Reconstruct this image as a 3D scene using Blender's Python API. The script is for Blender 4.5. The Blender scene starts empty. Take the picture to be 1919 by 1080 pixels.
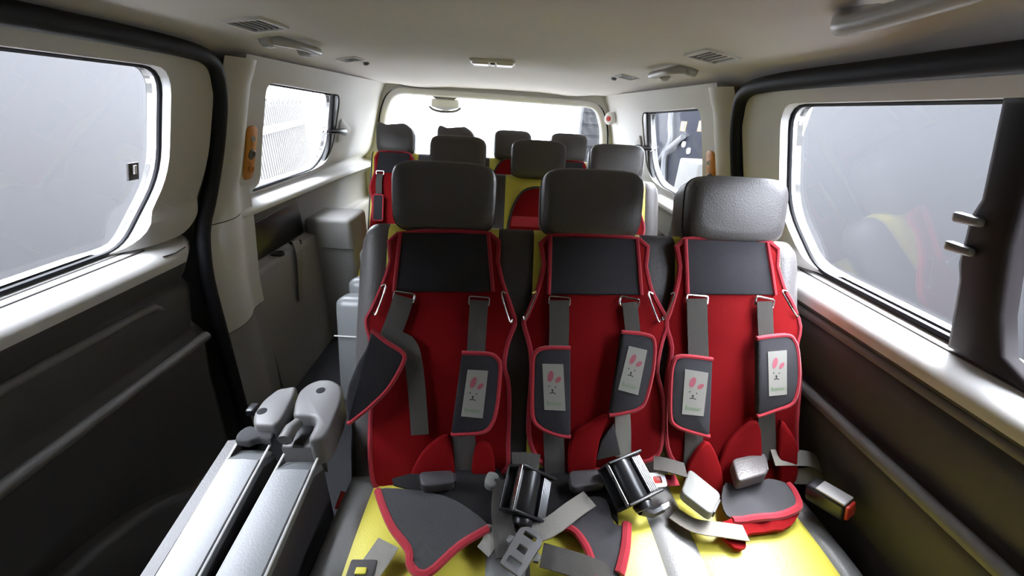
import bpy, bmesh, math, random
import numpy as np
from mathutils import Vector, Matrix

random.seed(7)
SC = bpy.context.scene
COL = SC.collection
rad = math.radians

# ------------------------------------------------------------------ camera
F_PX, CX, CY = 720.0, 959.5, 540.0
VPX, VPY, ROLL = 946.0, 203.0, rad(2.3)
CAM = np.array([0.06, 0.0, 1.25])


def _n(v):
    v = np.array(v, float)
    return v / np.linalg.norm(v)


_Y = _n([(VPX - CX) / F_PX, -(VPY - CY) / F_PX, -1.0])
_X = np.array([math.cos(ROLL), -math.sin(ROLL), 0.0])
_X[2] = -(_X[0] * _Y[0] + _X[1] * _Y[1]) / _Y[2]
_X = _n(_X)
_Z = np.cross(_X, _Y)
ROT = np.stack([_X, _Y, _Z], 1)          # world -> camera axes

cam_data = bpy.data.cameras.new('camera')
cam = bpy.data.objects.new('camera', cam_data)
COL.objects.link(cam)
cam_data.sensor_fit = 'HORIZONTAL'
cam_data.sensor_width = 36.0
cam_data.lens = F_PX * 36.0 / 1919.0
cam_data.clip_start = 0.02
m = Matrix.Identity(4)
for i in range(3):
    for j in range(3):
        m[i][j] = float(ROT.T[i, j])
m.translation = Vector(CAM)
cam.matrix_world = m
SC.camera = cam

# ------------------------------------------------------------------ light
world = bpy.data.worlds.new('overcast_sky')
SC.world = world
world.use_nodes = True
wn = world.node_tree
bg = wn.nodes['Background']
bg.inputs['Color'].default_value = (0.93, 0.97, 1.0, 1)
bg.inputs['Strength'].default_value = 46.0

sun_data = bpy.data.lights.new('hazy_sun', 'SUN')
sun_data.energy = 44.0
sun_data.angle = rad(30)
sun_data.color = (1.0, .97, .92)
sun = bpy.data.objects.new('hazy_sun', sun_data)
COL.objects.link(sun)
sun.rotation_euler = Vector((-.37, -.36, -.86)).to_track_quat('-Z', 'Y').to_euler()

SC.view_settings.view_transform = 'Standard'
SC.view_settings.look = 'None'
SC.view_settings.gamma = 1.0
SC.view_settings.use_curve_mapping = False
SC.view_settings.exposure = 0.08
SC.cycles.max_bounces = 10
SC.cycles.diffuse_bounces = 6
SC.cycles.transparent_max_bounces = 12
SC.cycles.caustics_reflective = False
SC.cycles.caustics_refractive = False
SC.cycles.sample_clamp_indirect = 6.0
SC.cycles.use_denoising = True


# ------------------------------------------------------------------ measuring helpers (photo pixel -> point on a real plane)
def ray(u, v):
    return ROT.T @ np.array([(u - CX) / F_PX, -(v - CY) / F_PX, -1.0])


def at(u, v, x=None, y=None, z=None):
    d = ray(u, v)
    if x is not None:
        t = (x - CAM[0]) / d[0]
    elif y is not None:
        t = (y - CAM[1]) / d[1]
    else:
        t = (z - CAM[2]) / d[2]
    return Vector(CAM + t * d)


REC = rad(25)
BN = np.array([0, -math.cos(REC), math.sin(REC)])     # backrest normal, towards the front
BU = np.array([0, math.sin(REC), math.cos(REC)])      # backrest up
ROW1 = np.array([0, .66, .41])


def bk(u, v, off=0.0, p0=ROW1):
    """photo pixel -> (x, t) on the backrest plane of the front bench"""
    d = ray(u, v)
    p = p0 + BN * off
    s = ((p - CAM) @ BN) / (d @ BN)
    q = CAM + s * d
    return (q[0], float((q - p) @ BU))


def bp(x, t, off=0.0, p0=ROW1):
    return Vector(p0 + np.array([x, 0, 0]) + BU * t + BN * off)


# ------------------------------------------------------------------ materials
def mat(name, col, rough=.6, metal=0.0, spec=.5, bump=0.0, scale=200.0, var=0.0, vscale=8.0, kind='noise', coat=0.0, sheen=0.0):
    m = bpy.data.materials.new(name)
    m.use_nodes = True
    nt = m.node_tree
    b = nt.nodes['Principled BSDF']
    b.inputs['Base Color'].default_value = (*col, 1)
    b.inputs['Roughness'].default_value = rough
    b.inputs['Metallic'].default_value = metal
    b.inputs['Specular IOR Level'].default_value = spec
    b.inputs['Coat Weight'].default_value = coat
    b.inputs['Sheen Weight'].default_value = sheen
    tc = nt.nodes.new('ShaderNodeTexCoord')
    if var > 0:
        n = nt.nodes.new('ShaderNodeTexNoise')
        n.inputs['Scale'].default_value = vscale
        n.inputs['Detail'].default_value = 4
        nt.links.new(tc.outputs['Object'], n.inputs['Vector'])
        mx = nt.nodes.new('ShaderNodeMix')
        mx.data_type = 'RGBA'
        mx.inputs[6].default_value = (*[c * (1 - var) for c in col], 1)
        mx.inputs[7].default_value = (*[min(1, c * (1 + var)) for c in col], 1)
        nt.links.new(n.outputs['Fac'], mx.inputs[0])
        nt.links.new(mx.outputs[2], b.inputs['Base Color'])
    if bump > 0:
        if kind == 'noise':
            t = nt.nodes.new('ShaderNodeTexNoise')
            t.inputs['Scale'].default_value = scale
            t.inputs['Detail'].default_value = 3
            out = t.outputs['Fac']
        elif kind == 'voronoi':
            t = nt.nodes.new('ShaderNodeTexVoronoi')
            t.inputs['Scale'].default_value = scale
            out = t.outputs['Distance']
        else:
            t = nt.nodes.new('ShaderNodeTexWave')
            t.inputs['Scale'].default_value = scale
            t.inputs['Distortion'].default_value = .3
            if kind == 'wave_z':
                t.bands_direction = 'DIAGONAL'
            out = t.outputs['Fac']
        nt.links.new(tc.outputs['Object'], t.inputs['Vector'])
        bp_ = nt.nodes.new('ShaderNodeBump')
        bp_.inputs['Strength'].default_value = bump
        bp_.inputs['Distance'].default_value = .002
        nt.links.new(out, bp_.inputs['Height'])
        nt.links.new(bp_.outputs['Normal'], b.inputs['Normal'])
    return m


def glass_mat(name, tint, gloss=.03, graze=.5):
    m = bpy.data.materials.new(name)
    m.use_nodes = True
    nt = m.node_tree
    for n in list(nt.nodes):
        nt.nodes.remove(n)
    out = nt.nodes.new('ShaderNodeOutputMaterial')
    tr = nt.nodes.new('ShaderNodeBsdfTransparent')
    tr.inputs['Color'].default_value = (*tint, 1)
    gl = nt.nodes.new('ShaderNodeBsdfGlossy')
    gl.inputs['Roughness'].default_value = .02
    lw = nt.nodes.new('ShaderNodeLayerWeight')
    pw = nt.nodes.new('ShaderNodeMath')
    pw.operation = 'POWER'
    pw.inputs[1].default_value = 4.0
    nt.links.new(lw.outputs['Facing'], pw.inputs[0])
    fr = nt.nodes.new('ShaderNodeMath')
    fr.operation = 'MULTIPLY_ADD'
    fr.inputs[1].default_value = graze
    fr.inputs[2].default_value = gloss
    nt.links.new(pw.outputs[0], fr.inputs[0])
    mx = nt.nodes.new('ShaderNodeMixShader')
    nt.links.new(fr.outputs[0], mx.inputs[0])
    nt.links.new(tr.outputs[0], mx.inputs[1])
    nt.links.new(gl.outputs[0], mx.inputs[2])
    nt.links.new(mx.outputs[0], out.inputs['Surface'])
    return m


M = dict(
    headliner=mat('headliner_cloth', (.70, .672, .655), .95, bump=.25, scale=900, var=.03, spec=.1),
    trim=mat('upper_trim_plastic', (.66, .648, .632), .62, bump=.08, scale=500, spec=.3),
    lower=mat('lower_trim_plastic', (.070, .068, .066), .6, bump=.12, scale=420, spec=.35, var=.05),
    ridge_lit=mat('lit_ridge_plastic', (.16, .155, .15), .55, bump=.1, scale=420, spec=.35),  # light caught by the upward faces, put into a paler colour
    quarter=mat('quarter_trim_plastic', (.27, .26, .25), .6, bump=.12, scale=420, spec=.35),
    rubber=mat('black_rubber', (.006, .006, .008), .6, spec=.2),
    black=mat('black_plastic', (.012, .012, .014), .32, spec=.5),
    dark_frame=mat('dark_window_frame', (.012, .009, .010), .6, spec=.2),
    groove=mat('dark_groove', (.05, .045, .045), .7),
    leather=mat('grey_leather', (.078, .072, .072), .42, bump=.18, scale=260, kind='voronoi', var=.05, spec=.45),
    leather_light=mat('light_grey_leather', (.165, .170, .175), .36, bump=.07, scale=260, kind='voronoi', var=.05, spec=.5),
    leather_mid=mat('mid_grey_leather', (.19, .19, .187), .4, bump=.18, scale=260, kind='voronoi', var=.05, spec=.45),
    divider=mat('dark_grey_leather', (.04, .037, .04), .45, bump=.18, scale=260, kind='voronoi', spec=.4),
    yellow=mat('yellow_leather', (.62, .55, .075), .42, bump=.15, scale=260, kind='voronoi', var=.04, spec=.4),
    red=mat('red_cloth', (.16, .0025, .004), .85, bump=.3, scale=700, var=.07, spec=.1),
    binding=mat('red_binding', (.33, .018, .032), .8, bump=.35, scale=500, spec=.2, sheen=.2),
    mesh=mat('grey_mesh_cloth', (.042, .041, .047), .9, bump=.9, scale=200, kind='wave_z', spec=.15),
    mesh_lit=mat('lit_mesh_cloth', (.078, .078, .085), .9, bump=.9, scale=200, kind='wave_z', spec=.15),  # lit copy of the mesh cloth, sunlight put into the colour
    shade_cloth=mat('shade_cloth', (.014, .013, .014), .9, bump=.4, scale=300, spec=.15),  # near-black, stands for the shade in the seat crease
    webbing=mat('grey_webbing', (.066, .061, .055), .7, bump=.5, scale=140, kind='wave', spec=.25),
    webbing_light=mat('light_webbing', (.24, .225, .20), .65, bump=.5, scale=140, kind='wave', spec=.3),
    buckle=mat('grey_buckle_plastic', (.17, .175, .165), .4, spec=.5),
    hinge=mat('light_grey_plastic', (.125, .121, .119), .45, bump=.06, scale=400),
    handle=mat('handle_plastic', (.42, .41, .40), .4, spec=.5),
    chrome=mat('chrome', (.75, .74, .73), .22, metal=1.0),
    steel=mat('brushed_steel', (.45, .46, .48), .35, metal=1.0, bump=.2, scale=200),
    white=mat('white_plastic', (.82, .81, .80), .4),
    lamp_lens=mat('lamp_lens', (.9, .89, .87), .25),
    label=mat('white_label', (.27, .26, .24), .35),
    pink=mat('pink_print', (.32, .08, .11), .5),
    ink=mat('black_print', (.02, .02, .025), .5),
    green=mat('green_print', (.10, .20, .09), .5),
    orange=mat('orange_plaque', (.60, .24, .03), .5, bump=.1, scale=200),
    red_plastic=mat('red_plastic', (.55, .035, .02), .4),
    carpet=mat('dark_carpet', (.035, .035, .04), .95, bump=.8, scale=500, var=.2),
    piping=mat('light_piping', (.60, .60, .58), .5),
    seam=mat('dark_seam', (.03, .03, .03), .7),
    foam=mat('torn_foam', (.03, .03, .032), .9, bump=1.0, scale=120),
    wall_out=mat('grey_render', (.0145, .0148, .0165), .9, var=.03, vscale=2),
    wall_out2=mat('pale_render', (.0180, .0173, .0173), .9, var=.03, vscale=2),
    ground=mat('concrete', (.28, .275, .27), .9, var=.1, bump=.3, scale=30),
    fence=mat('pale_fence', (.075, .073, .07), .8),
    fence_red=mat('faded_red', (.09, .045, .042), .8),
    navy=mat('navy_paint', (.006, .007, .012), .6, spec=.1),
    sticker=mat('yellow_sticker', (.07, .035, .004), .5),
    pale=mat('pale_paint', (.035, .037, .043), .5),
    glass=glass_mat('privacy_glass', (.56, .57, .59), graze=.12),
    glass_tint=glass_mat('tinted_glass', (.75, .76, .79)),
)


# ------------------------------------------------------------------ mesh helpers
def link(name, verts, faces, mats, parent=None, smooth=True, angle=40, fmat=None):
    me = bpy.data.meshes.new(name)
    me.from_pydata([tuple(v) for v in verts], [], faces)
    bm = bmesh.new()
    bm.from_mesh(me)
    bmesh.ops.recalc_face_normals(bm, faces=bm.faces)
    bm.to_mesh(me)
    bm.free()
    return link_me(name, me, mats, parent, smooth, angle, fmat)


def link_me(name, me, mats, parent=None, smooth=True, angle=40, fmat=None):
    if not isinstance(mats, (list, tuple)):
        mats = [mats]
    for mm in mats:
        me.materials.append(mm)
    if fmat:
        for p, k in zip(me.polygons, fmat):
            p.material_index = k
    if smooth:
        for p in me.polygons:
            p.use_smooth = True
        me.set_sharp_from_angle(angle=rad(angle))
    o = bpy.data.objects.new(name, me)
    COL.objects.link(o)
    if parent is not None:
        o.parent = parent
        o.matrix_parent_inverse = parent_world(parent).inverted()
    return o


def parent_world(o):
    mw = Matrix.LocRotScale(o.location, o.rotation_euler, o.scale)
    if o.parent is not None:
        return parent_world(o.parent) @ o.matrix_parent_inverse @ mw
    return mw


def thing(name, label, cat, loc=(0, 0, 0), group=None):
    o = bpy.data.objects.new(name, None)
    o.empty_display_size = .05
    COL.objects.link(o)
    o.location = loc
    return tag(o, label, cat, group)


def tag(o, label, cat, group=None):
    o['label'] = label
    o['category'] = cat
    if group:
        o['group'] = group
    return o


def struct(o, label=None):
    o['kind'] = 'structure'
    if label:
        o['label'] = label
    return o


def box_bm(size, bev=.0, seg=3, loc=(0, 0, 0), rot=None):
    bm = bmesh.new()
    bmesh.ops.create_cube(bm, size=1.0)
    bmesh.ops.scale(bm, vec=size, verts=bm.verts)
    if bev > 0:
        bmesh.ops.bevel(bm, geom=list(bm.edges), offset=bev, segments=seg, profile=.5, affect='EDGES')
    if rot is not None:
        bmesh.ops.transform(bm, matrix=rot.to_4x4(), verts=bm.verts)
    bmesh.ops.translate(bm, vec=loc, verts=bm.verts)
    return bm


def box(name, size, loc, mats, parent=None, bev=.004, seg=3, rot=None):
    bm = box_bm(size, bev, seg, loc, rot)
    me = bpy.data.meshes.new(name)
    bm.to_mesh(me)
    bm.free()
    return link_me(name, me, mats, parent)


def smooth_poly(pts, n=4, closed=True):
    """Catmull-Rom resample of a polyline of Vectors/tuples"""
    P = [Vector(p) for p in pts]
    N = len(P)
    out = []
    rng = range(N) if closed else range(N - 1)
    for i in rng:
        if closed:
            a, b, c, d = P[i - 1], P[i], P[(i + 1) % N], P[(i + 2) % N]
        else:
            a, b, c, d = P[max(i - 1, 0)], P[i], P[i + 1], P[min(i + 2, N - 1)]
        for k in range(n):
            t = k / n
            out.append(.5 * ((2 * b) + (c - a) * t + (2 * a - 5 * b + 4 * c - d) * t * t + (3 * b - a - 3 * c + d) * t ** 3))
    if not closed:
        out.append(P[-1])
    return out


def tube_data(path, r, seg=8, closed=False, flat=1.0, flat_dir=None):
    P = [Vector(p) for p in path]
    N = len(P)
    vs, fs = [], []
    prev = None
    for i in range(N):
        if closed:
            t = (P[(i + 1) % N] - P[i - 1])
        else:
            t = P[min(i + 1, N - 1)] - P[max(i - 1, 0)]
        if t.length < 1e-9:
            t = Vector((0, 0, 1))
        t.normalize()
        if flat_dir is not None:
            a = Vector(flat_dir)
        elif prev is None:
            a = Vector((0, 0, 1)) if abs(t.z) < .9 else Vector((1, 0, 0))
        else:
            a = prev
        a = (a - t * a.dot(t))
        if a.length < 1e-6:
            a = t.orthogonal()
        a.normalize()
        prev = a
        b = t.cross(a)
        rr = r[i] if isinstance(r, (list, tuple)) else r
        for k in range(seg):
            an = 2 * math.pi * k / seg
            vs.append(P[i] + a * (math.cos(an) * rr * flat) + b * (math.sin(an) * rr))
    M_ = N if closed else N - 1
    for i in range(M_):
        j = (i + 1) % N
        for k in range(seg):
            k2 = (k + 1) % seg
            fs.append((i * seg + k, i * seg + k2, j * seg + k2, j * seg + k))
    if not closed:
        fs.append(tuple(range(seg))[::-1])
        fs.append(tuple((N - 1) * seg + k for k in range(seg)))
    return vs, fs


def tube(name, path, r, mats, parent=None, seg=8, closed=False, flat=1.0, flat_dir=None):
    v, f = tube_data(path, r, seg, closed, flat, flat_dir)
    return link(name, v, f, mats, parent)


def ribbon_data(path, side, width, th=.0018):
    P = [Vector(p) for p in path]
    N = len(P)
    vs, fs = [], []
    for i in range(N):
        t = (P[min(i + 1, N - 1)] - P[max(i - 1, 0)]).normalized()
        s = Vector(side[i] if isinstance(side, list) else side)
        s = s - t * s.dot(t)
        s.normalize()
        nrm = t.cross(s)
        w = (width[i] if isinstance(width, (list, tuple)) else width) / 2
        for (a, b) in ((-1, -1), (1, -1), (1, 1), (-1, 1)):
            vs.append(P[i] + s * (w * a) + nrm * (th / 2 * b))
    for i in range(N - 1):
        for k in range(4):
            k2 = (k + 1) % 4
            fs.append((i * 4 + k, i * 4 + k2, i * 4 + 4 + k2, i * 4 + 4 + k))
    fs.append((0, 1, 2, 3))
    fs.append(tuple((N - 1) * 4 + k for k in range(4)))
    return vs, fs


def ribbon(name, path, side, width, mats, parent=None, th=.0022, n=4):
    path = smooth_poly(path, n, closed=False)
    if isinstance(width, (list, tuple)):
        k = len(path)
        src = list(width)
        width = [src[0] + (src[-1] - src[0]) * i / (k - 1) for i in range(k)]
    v, f = ribbon_data(path, side, width, th)
    return link(name, v, f, mats, parent)


def inset2d(poly, d):
    """poly: list of (a,b) CCW; move each vertex inwards by d"""
    N = len(poly)
    out = []
    for i in range(N):
        p0, p1, p2 = Vector(poly[i - 1]), Vector(poly[i]), Vector(poly[(i + 1) % N])
        e1, e2 = (p1 - p0), (p2 - p1)
        if e1.length < 1e-9 or e2.length < 1e-9:
            out.append(tuple(p1))
            continue
        e1.normalize(); e2.normalize()
        n1, n2 = Vector((-e1.y, e1.x)), Vector((-e2.y, e2.x))
        nn = n1 + n2
        if nn.length < 1e-6:
            out.append(tuple(p1))
            continue
        nn.normalize()
        c = max(.6, nn.dot(n1))
        out.append(tuple(p1 + nn * (d / c)))
    return out


def ccw(poly):
    a = sum(poly[i - 1][0] * poly[i][1] - poly[i][0] * poly[i - 1][1] for i in range(len(poly)))
    return list(poly) if a > 0 else list(poly)[::-1]


def pad_data(poly, fn, th, rnd=.006, puff=0.0):
    """soft slab: outline (a,b) on a surface fn(a,b,off)->Vector, thickness th with rounded rim"""
    poly = ccw([tuple(p)[:2] for p in poly])
    N = len(poly)
    rnd = min(rnd, th)
    prof = [(0, 0.0), (0, th - rnd), (rnd * .3, th - rnd * .3), (rnd, th)]
    rings = [(poly, 0.0)]
    for ins, h in prof[1:]:
        rings.append((inset2d(poly, ins), h))
    if puff > 0:
        rings.append((inset2d(poly, rnd + puff * 2), th + puff * .6))
        rings.append((inset2d(poly, rnd + puff * 5), th + puff))
    vs, fs = [], []
    for ring, h in rings:
        for (a, b) in ring:
            vs.append(fn(a, b, h))
    for r in range(len(rings) - 1):
        for i in range(N):
            j = (i + 1) % N
            fs.append((r * N + i, r * N + j, (r + 1) * N + j, (r + 1) * N + i))
    fs.append(tuple(range(N))[::-1])
    fs.append(tuple((len(rings) - 1) * N + i for i in range(N)))
    return vs, fs


def pad(name, poly, fn, th, mats, parent=None, rnd=.006, n=0, puff=0.0):
    if n:
        poly = [tuple(p)[:2] for p in smooth_poly([(a, b, 0) for a, b in poly], n)]
    v, f = pad_data(poly, fn, th, rnd, puff)
    return link(name, v, f, mats, parent, angle=50)


def lathe_data(profile, origin, axis, seg=16):
    axis = Vector(axis).normalized()
    a = axis.orthogonal().normalized()
    b = axis.cross(a)
    vs, fs = [], []
    for (r, h) in profile:
        for k in range(seg):
            an = 2 * math.pi * k / seg
            vs.append(Vector(origin) + axis * h + (a * math.cos(an) + b * math.sin(an)) * max(r, 1e-5))
    for i in range(len(profile) - 1):
        for k in range(seg):
            k2 = (k + 1) % seg
            fs.append((i * seg + k, i * seg + k2, (i + 1) * seg + k2, (i + 1) * seg + k))
    fs.append(tuple(range(seg))[::-1])
    fs.append(tuple((len(profile) - 1) * seg + k for k in range(seg)))
    return vs, fs


def lathe(name, profile, origin, axis, mats, parent=None, seg=16):
    v, f = lathe_data(profile, origin, axis, seg)
    return link(name, v, f, mats, parent)


def extrude_profile(name, prof, ys, fx, mats, parent=None):
    """prof: list of (x,z) ; swept along y at the values in ys; fx(x,z,y)->Vector ; open sheet with 3 cm backing"""
    vs, fs = [], []
    n = len(prof)
    for y in ys:
        for (x, z) in prof:
            vs.append(fx(x, z, y))
    for i in range(len(ys) - 1):
        for k in range(n - 1):
            fs.append((i * n + k, i * n + k + 1, (i + 1) * n + k + 1, (i + 1) * n + k))
    return link(name, vs, fs, mats, parent, angle=55)


def grid(name, nu, nv, fn, mats, parent=None, angle=60):
    vs, fs = [], []
    for i in range(nu + 1):
        for j in range(nv + 1):
            vs.append(fn(i / nu, j / nv))
    for i in range(nu):
        for j in range(nv):
            a = i * (nv + 1) + j
            fs.append((a, a + 1, a + nv + 2, a + nv + 1))
    return link(name, vs, fs, mats, parent, angle=angle)


def round_poly(pts, r, n=5):
    """round the corners of a 2D polygon; r scalar or list"""
    N = len(pts)
    out = []
    for i in range(N):
        rr = r[i] if isinstance(r, (list, tuple)) else r
        p0, p1, p2 = Vector(pts[i - 1]), Vector(pts[i]), Vector(pts[(i + 1) % N])
        if rr <= 0:
            out.append(tuple(p1)); continue
        a = (p0 - p1); b = (p2 - p1)
        la, lb = a.length, b.length
        a.normalize(); b.normalize()
        q = min(rr, la * .48, lb * .48)
        A, B = p1 + a * q, p1 + b * q
        for k in range(n + 1):
            t = k / n
            out.append(tuple(A * (1 - t) ** 2 + p1 * 2 * t * (1 - t) + B * t * t))
    return out


def holed_panel(name, outer, holes, fn, outv, mats, parent=None, acuts=(), bcuts=()):
    """polygon with holes in (a,b), mapped by fn(a,b)->Vector, solid by the offset vector outv"""
    bm = bmesh.new()
    edges = []
    for loop in [outer] + list(holes):
        vs = [bm.verts.new((a, b, 0)) for a, b in loop]
        for i in range(len(vs)):
            edges.append(bm.edges.new((vs[i - 1], vs[i])))
    bmesh.ops.triangle_fill(bm, use_beauty=True, use_dissolve=False, edges=edges, normal=(0, 0, 1))
    for c in acuts:
        bmesh.ops.bisect_plane(bm, geom=list(bm.verts) + list(bm.edges) + list(bm.faces), plane_co=(c, 0, 0), plane_no=(1, 0, 0))
    for c in bcuts:
        bmesh.ops.bisect_plane(bm, geom=list(bm.verts) + list(bm.edges) + list(bm.faces), plane_co=(0, c, 0), plane_no=(0, 1, 0))
    for v in bm.verts:
        v.co = fn(v.co.x, v.co.y)
    ext = bmesh.ops.extrude_face_region(bm, geom=list(bm.faces))
    bmesh.ops.translate(bm, vec=outv, verts=[g for g in ext['geom'] if isinstance(g, bmesh.types.BMVert)])
    bmesh.ops.recalc_face_normals(bm, faces=bm.faces)
    me = bpy.data.meshes.new(name)
    bm.to_mesh(me)
    bm.free()
    return link_me(name, me, mats, parent, angle=35)


def frange(a, b, n):
    return [a + (b - a) * i / (n - 1) for i in range(n)]


def interp(x, tab):
    if x <= tab[0][0]:
        return tab[0][1]
    for (a, b), (c, d) in zip(tab, tab[1:]):
        if x <= c:
            return b + (d - b) * (x - a) / (c - a)
    return tab[-1][1]


def sstep(a, b, x):
    t = max(0, min(1, (x - a) / (b - a)))
    return t * t * (3 - 2 * t)


# ================================================================== SETTING
YF, YB = -1.15, 2.85           # front and back of the cabin


def glassx(z):
    return .93 - (z - .89) * .3095


# ---- floor
o = box('floor', (1.9, 4.1, .06), (0, .87, -.03), M['carpet'], bev=.01)
struct(o)


# ---- ceiling (headliner)
CEIL = [(0, 1.437), (.3, 1.434), (.5, 1.424), (.62, 1.408), (.72, 1.384), (.79, 1.350), (.815, 1.332)]


def ceil_z(x, y):
    z = interp(abs(x), CEIL)
    drop = .085 * sstep(2.15, 2.86, y) * (1 - .75 * sstep(.45, .8, abs(x)))
    rib = .004 * math.sin(y * 5.2) * (1 - sstep(.3, .6, abs(x)))
    dim = .045 * math.exp(-((x - .665) / .075) ** 2 - ((y - .60) / .12) ** 2)
    return z - drop + rib + dim


def ceil_fn(u, v):
    x = (u * 2 - 1) * .83
    y = YF + v * (2.93 - YF)
    return Vector((x, y, ceil_z(x, y)))


bmv = grid('ceiling', 64, 120, ceil_fn, M['headliner'])
so = bmv.modifiers.new('thick', 'SOLIDIFY')
so.thickness = .04
so.offset = 1.0
# make the backing grow upwards
if bmv.data.polygons[0].normal.z < 0:
    bmv.data.flip_normals()
struct(bmv)

# ---- side shells
EDGE = [(0, 1.07), (.1, 1.075), (.39, 1.09), (.67, 1.10), (.80, 1.125), (.86, 1.165)]   # rear edge of the sliding door below the belt

DOOR_PROF = [(.936, .888), (.931, .880), (.908, .872), (.886, .862), (.872, .849), (.866, .832), (.868, .812), (.876, .79), (.892, .772),
             (.894, .757), (.887, .749), (.879, .739), (.876, .726), (.884, .66), (.893, .612), (.892, .602), (.878, .591), (.868, .578), (.865, .56),
             (.875, .48), (.885, .36), (.890, .2), (.890, .06), (.88, 0.0)]


WF = .30          # front edge of the sliding-door windows


DZ = {-1: -.024, 1: .012}     # the belt line sits a little lower on the left


def win_outline(rear, dz=0.0):
    pts = [(WF, .886 + dz), (rear - .13, .886 + dz), (rear - .005, 1.035), (rear + .005, 1.298), (WF, 1.302)]
    return round_poly(pts, [.02, .05, .07, .06, .02])


FRONT_WIN = round_poly([(-.62, .89), (-.2, .89), (-.2, 1.30), (-.52, 1.30)], .05)


def frame_outline(dz=0.0):
    pts = [(-.10, .882 + dz), (1.155, .882 + dz), (1.255, 1.03), (1.275, 1.336), (-.10, 1.340)]
    return round_poly(pts, [0, .06, .10, .12, 0], 7)


def frame_x(z, y=0.0):
    return glassx(z) - max(.032 * sstep(.885, .95, z), .054 * sstep(.90, 1.04, y) * (1 - sstep(.90, 1.02, z))) - .012 * sstep(1.27, 1.34, z)


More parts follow.
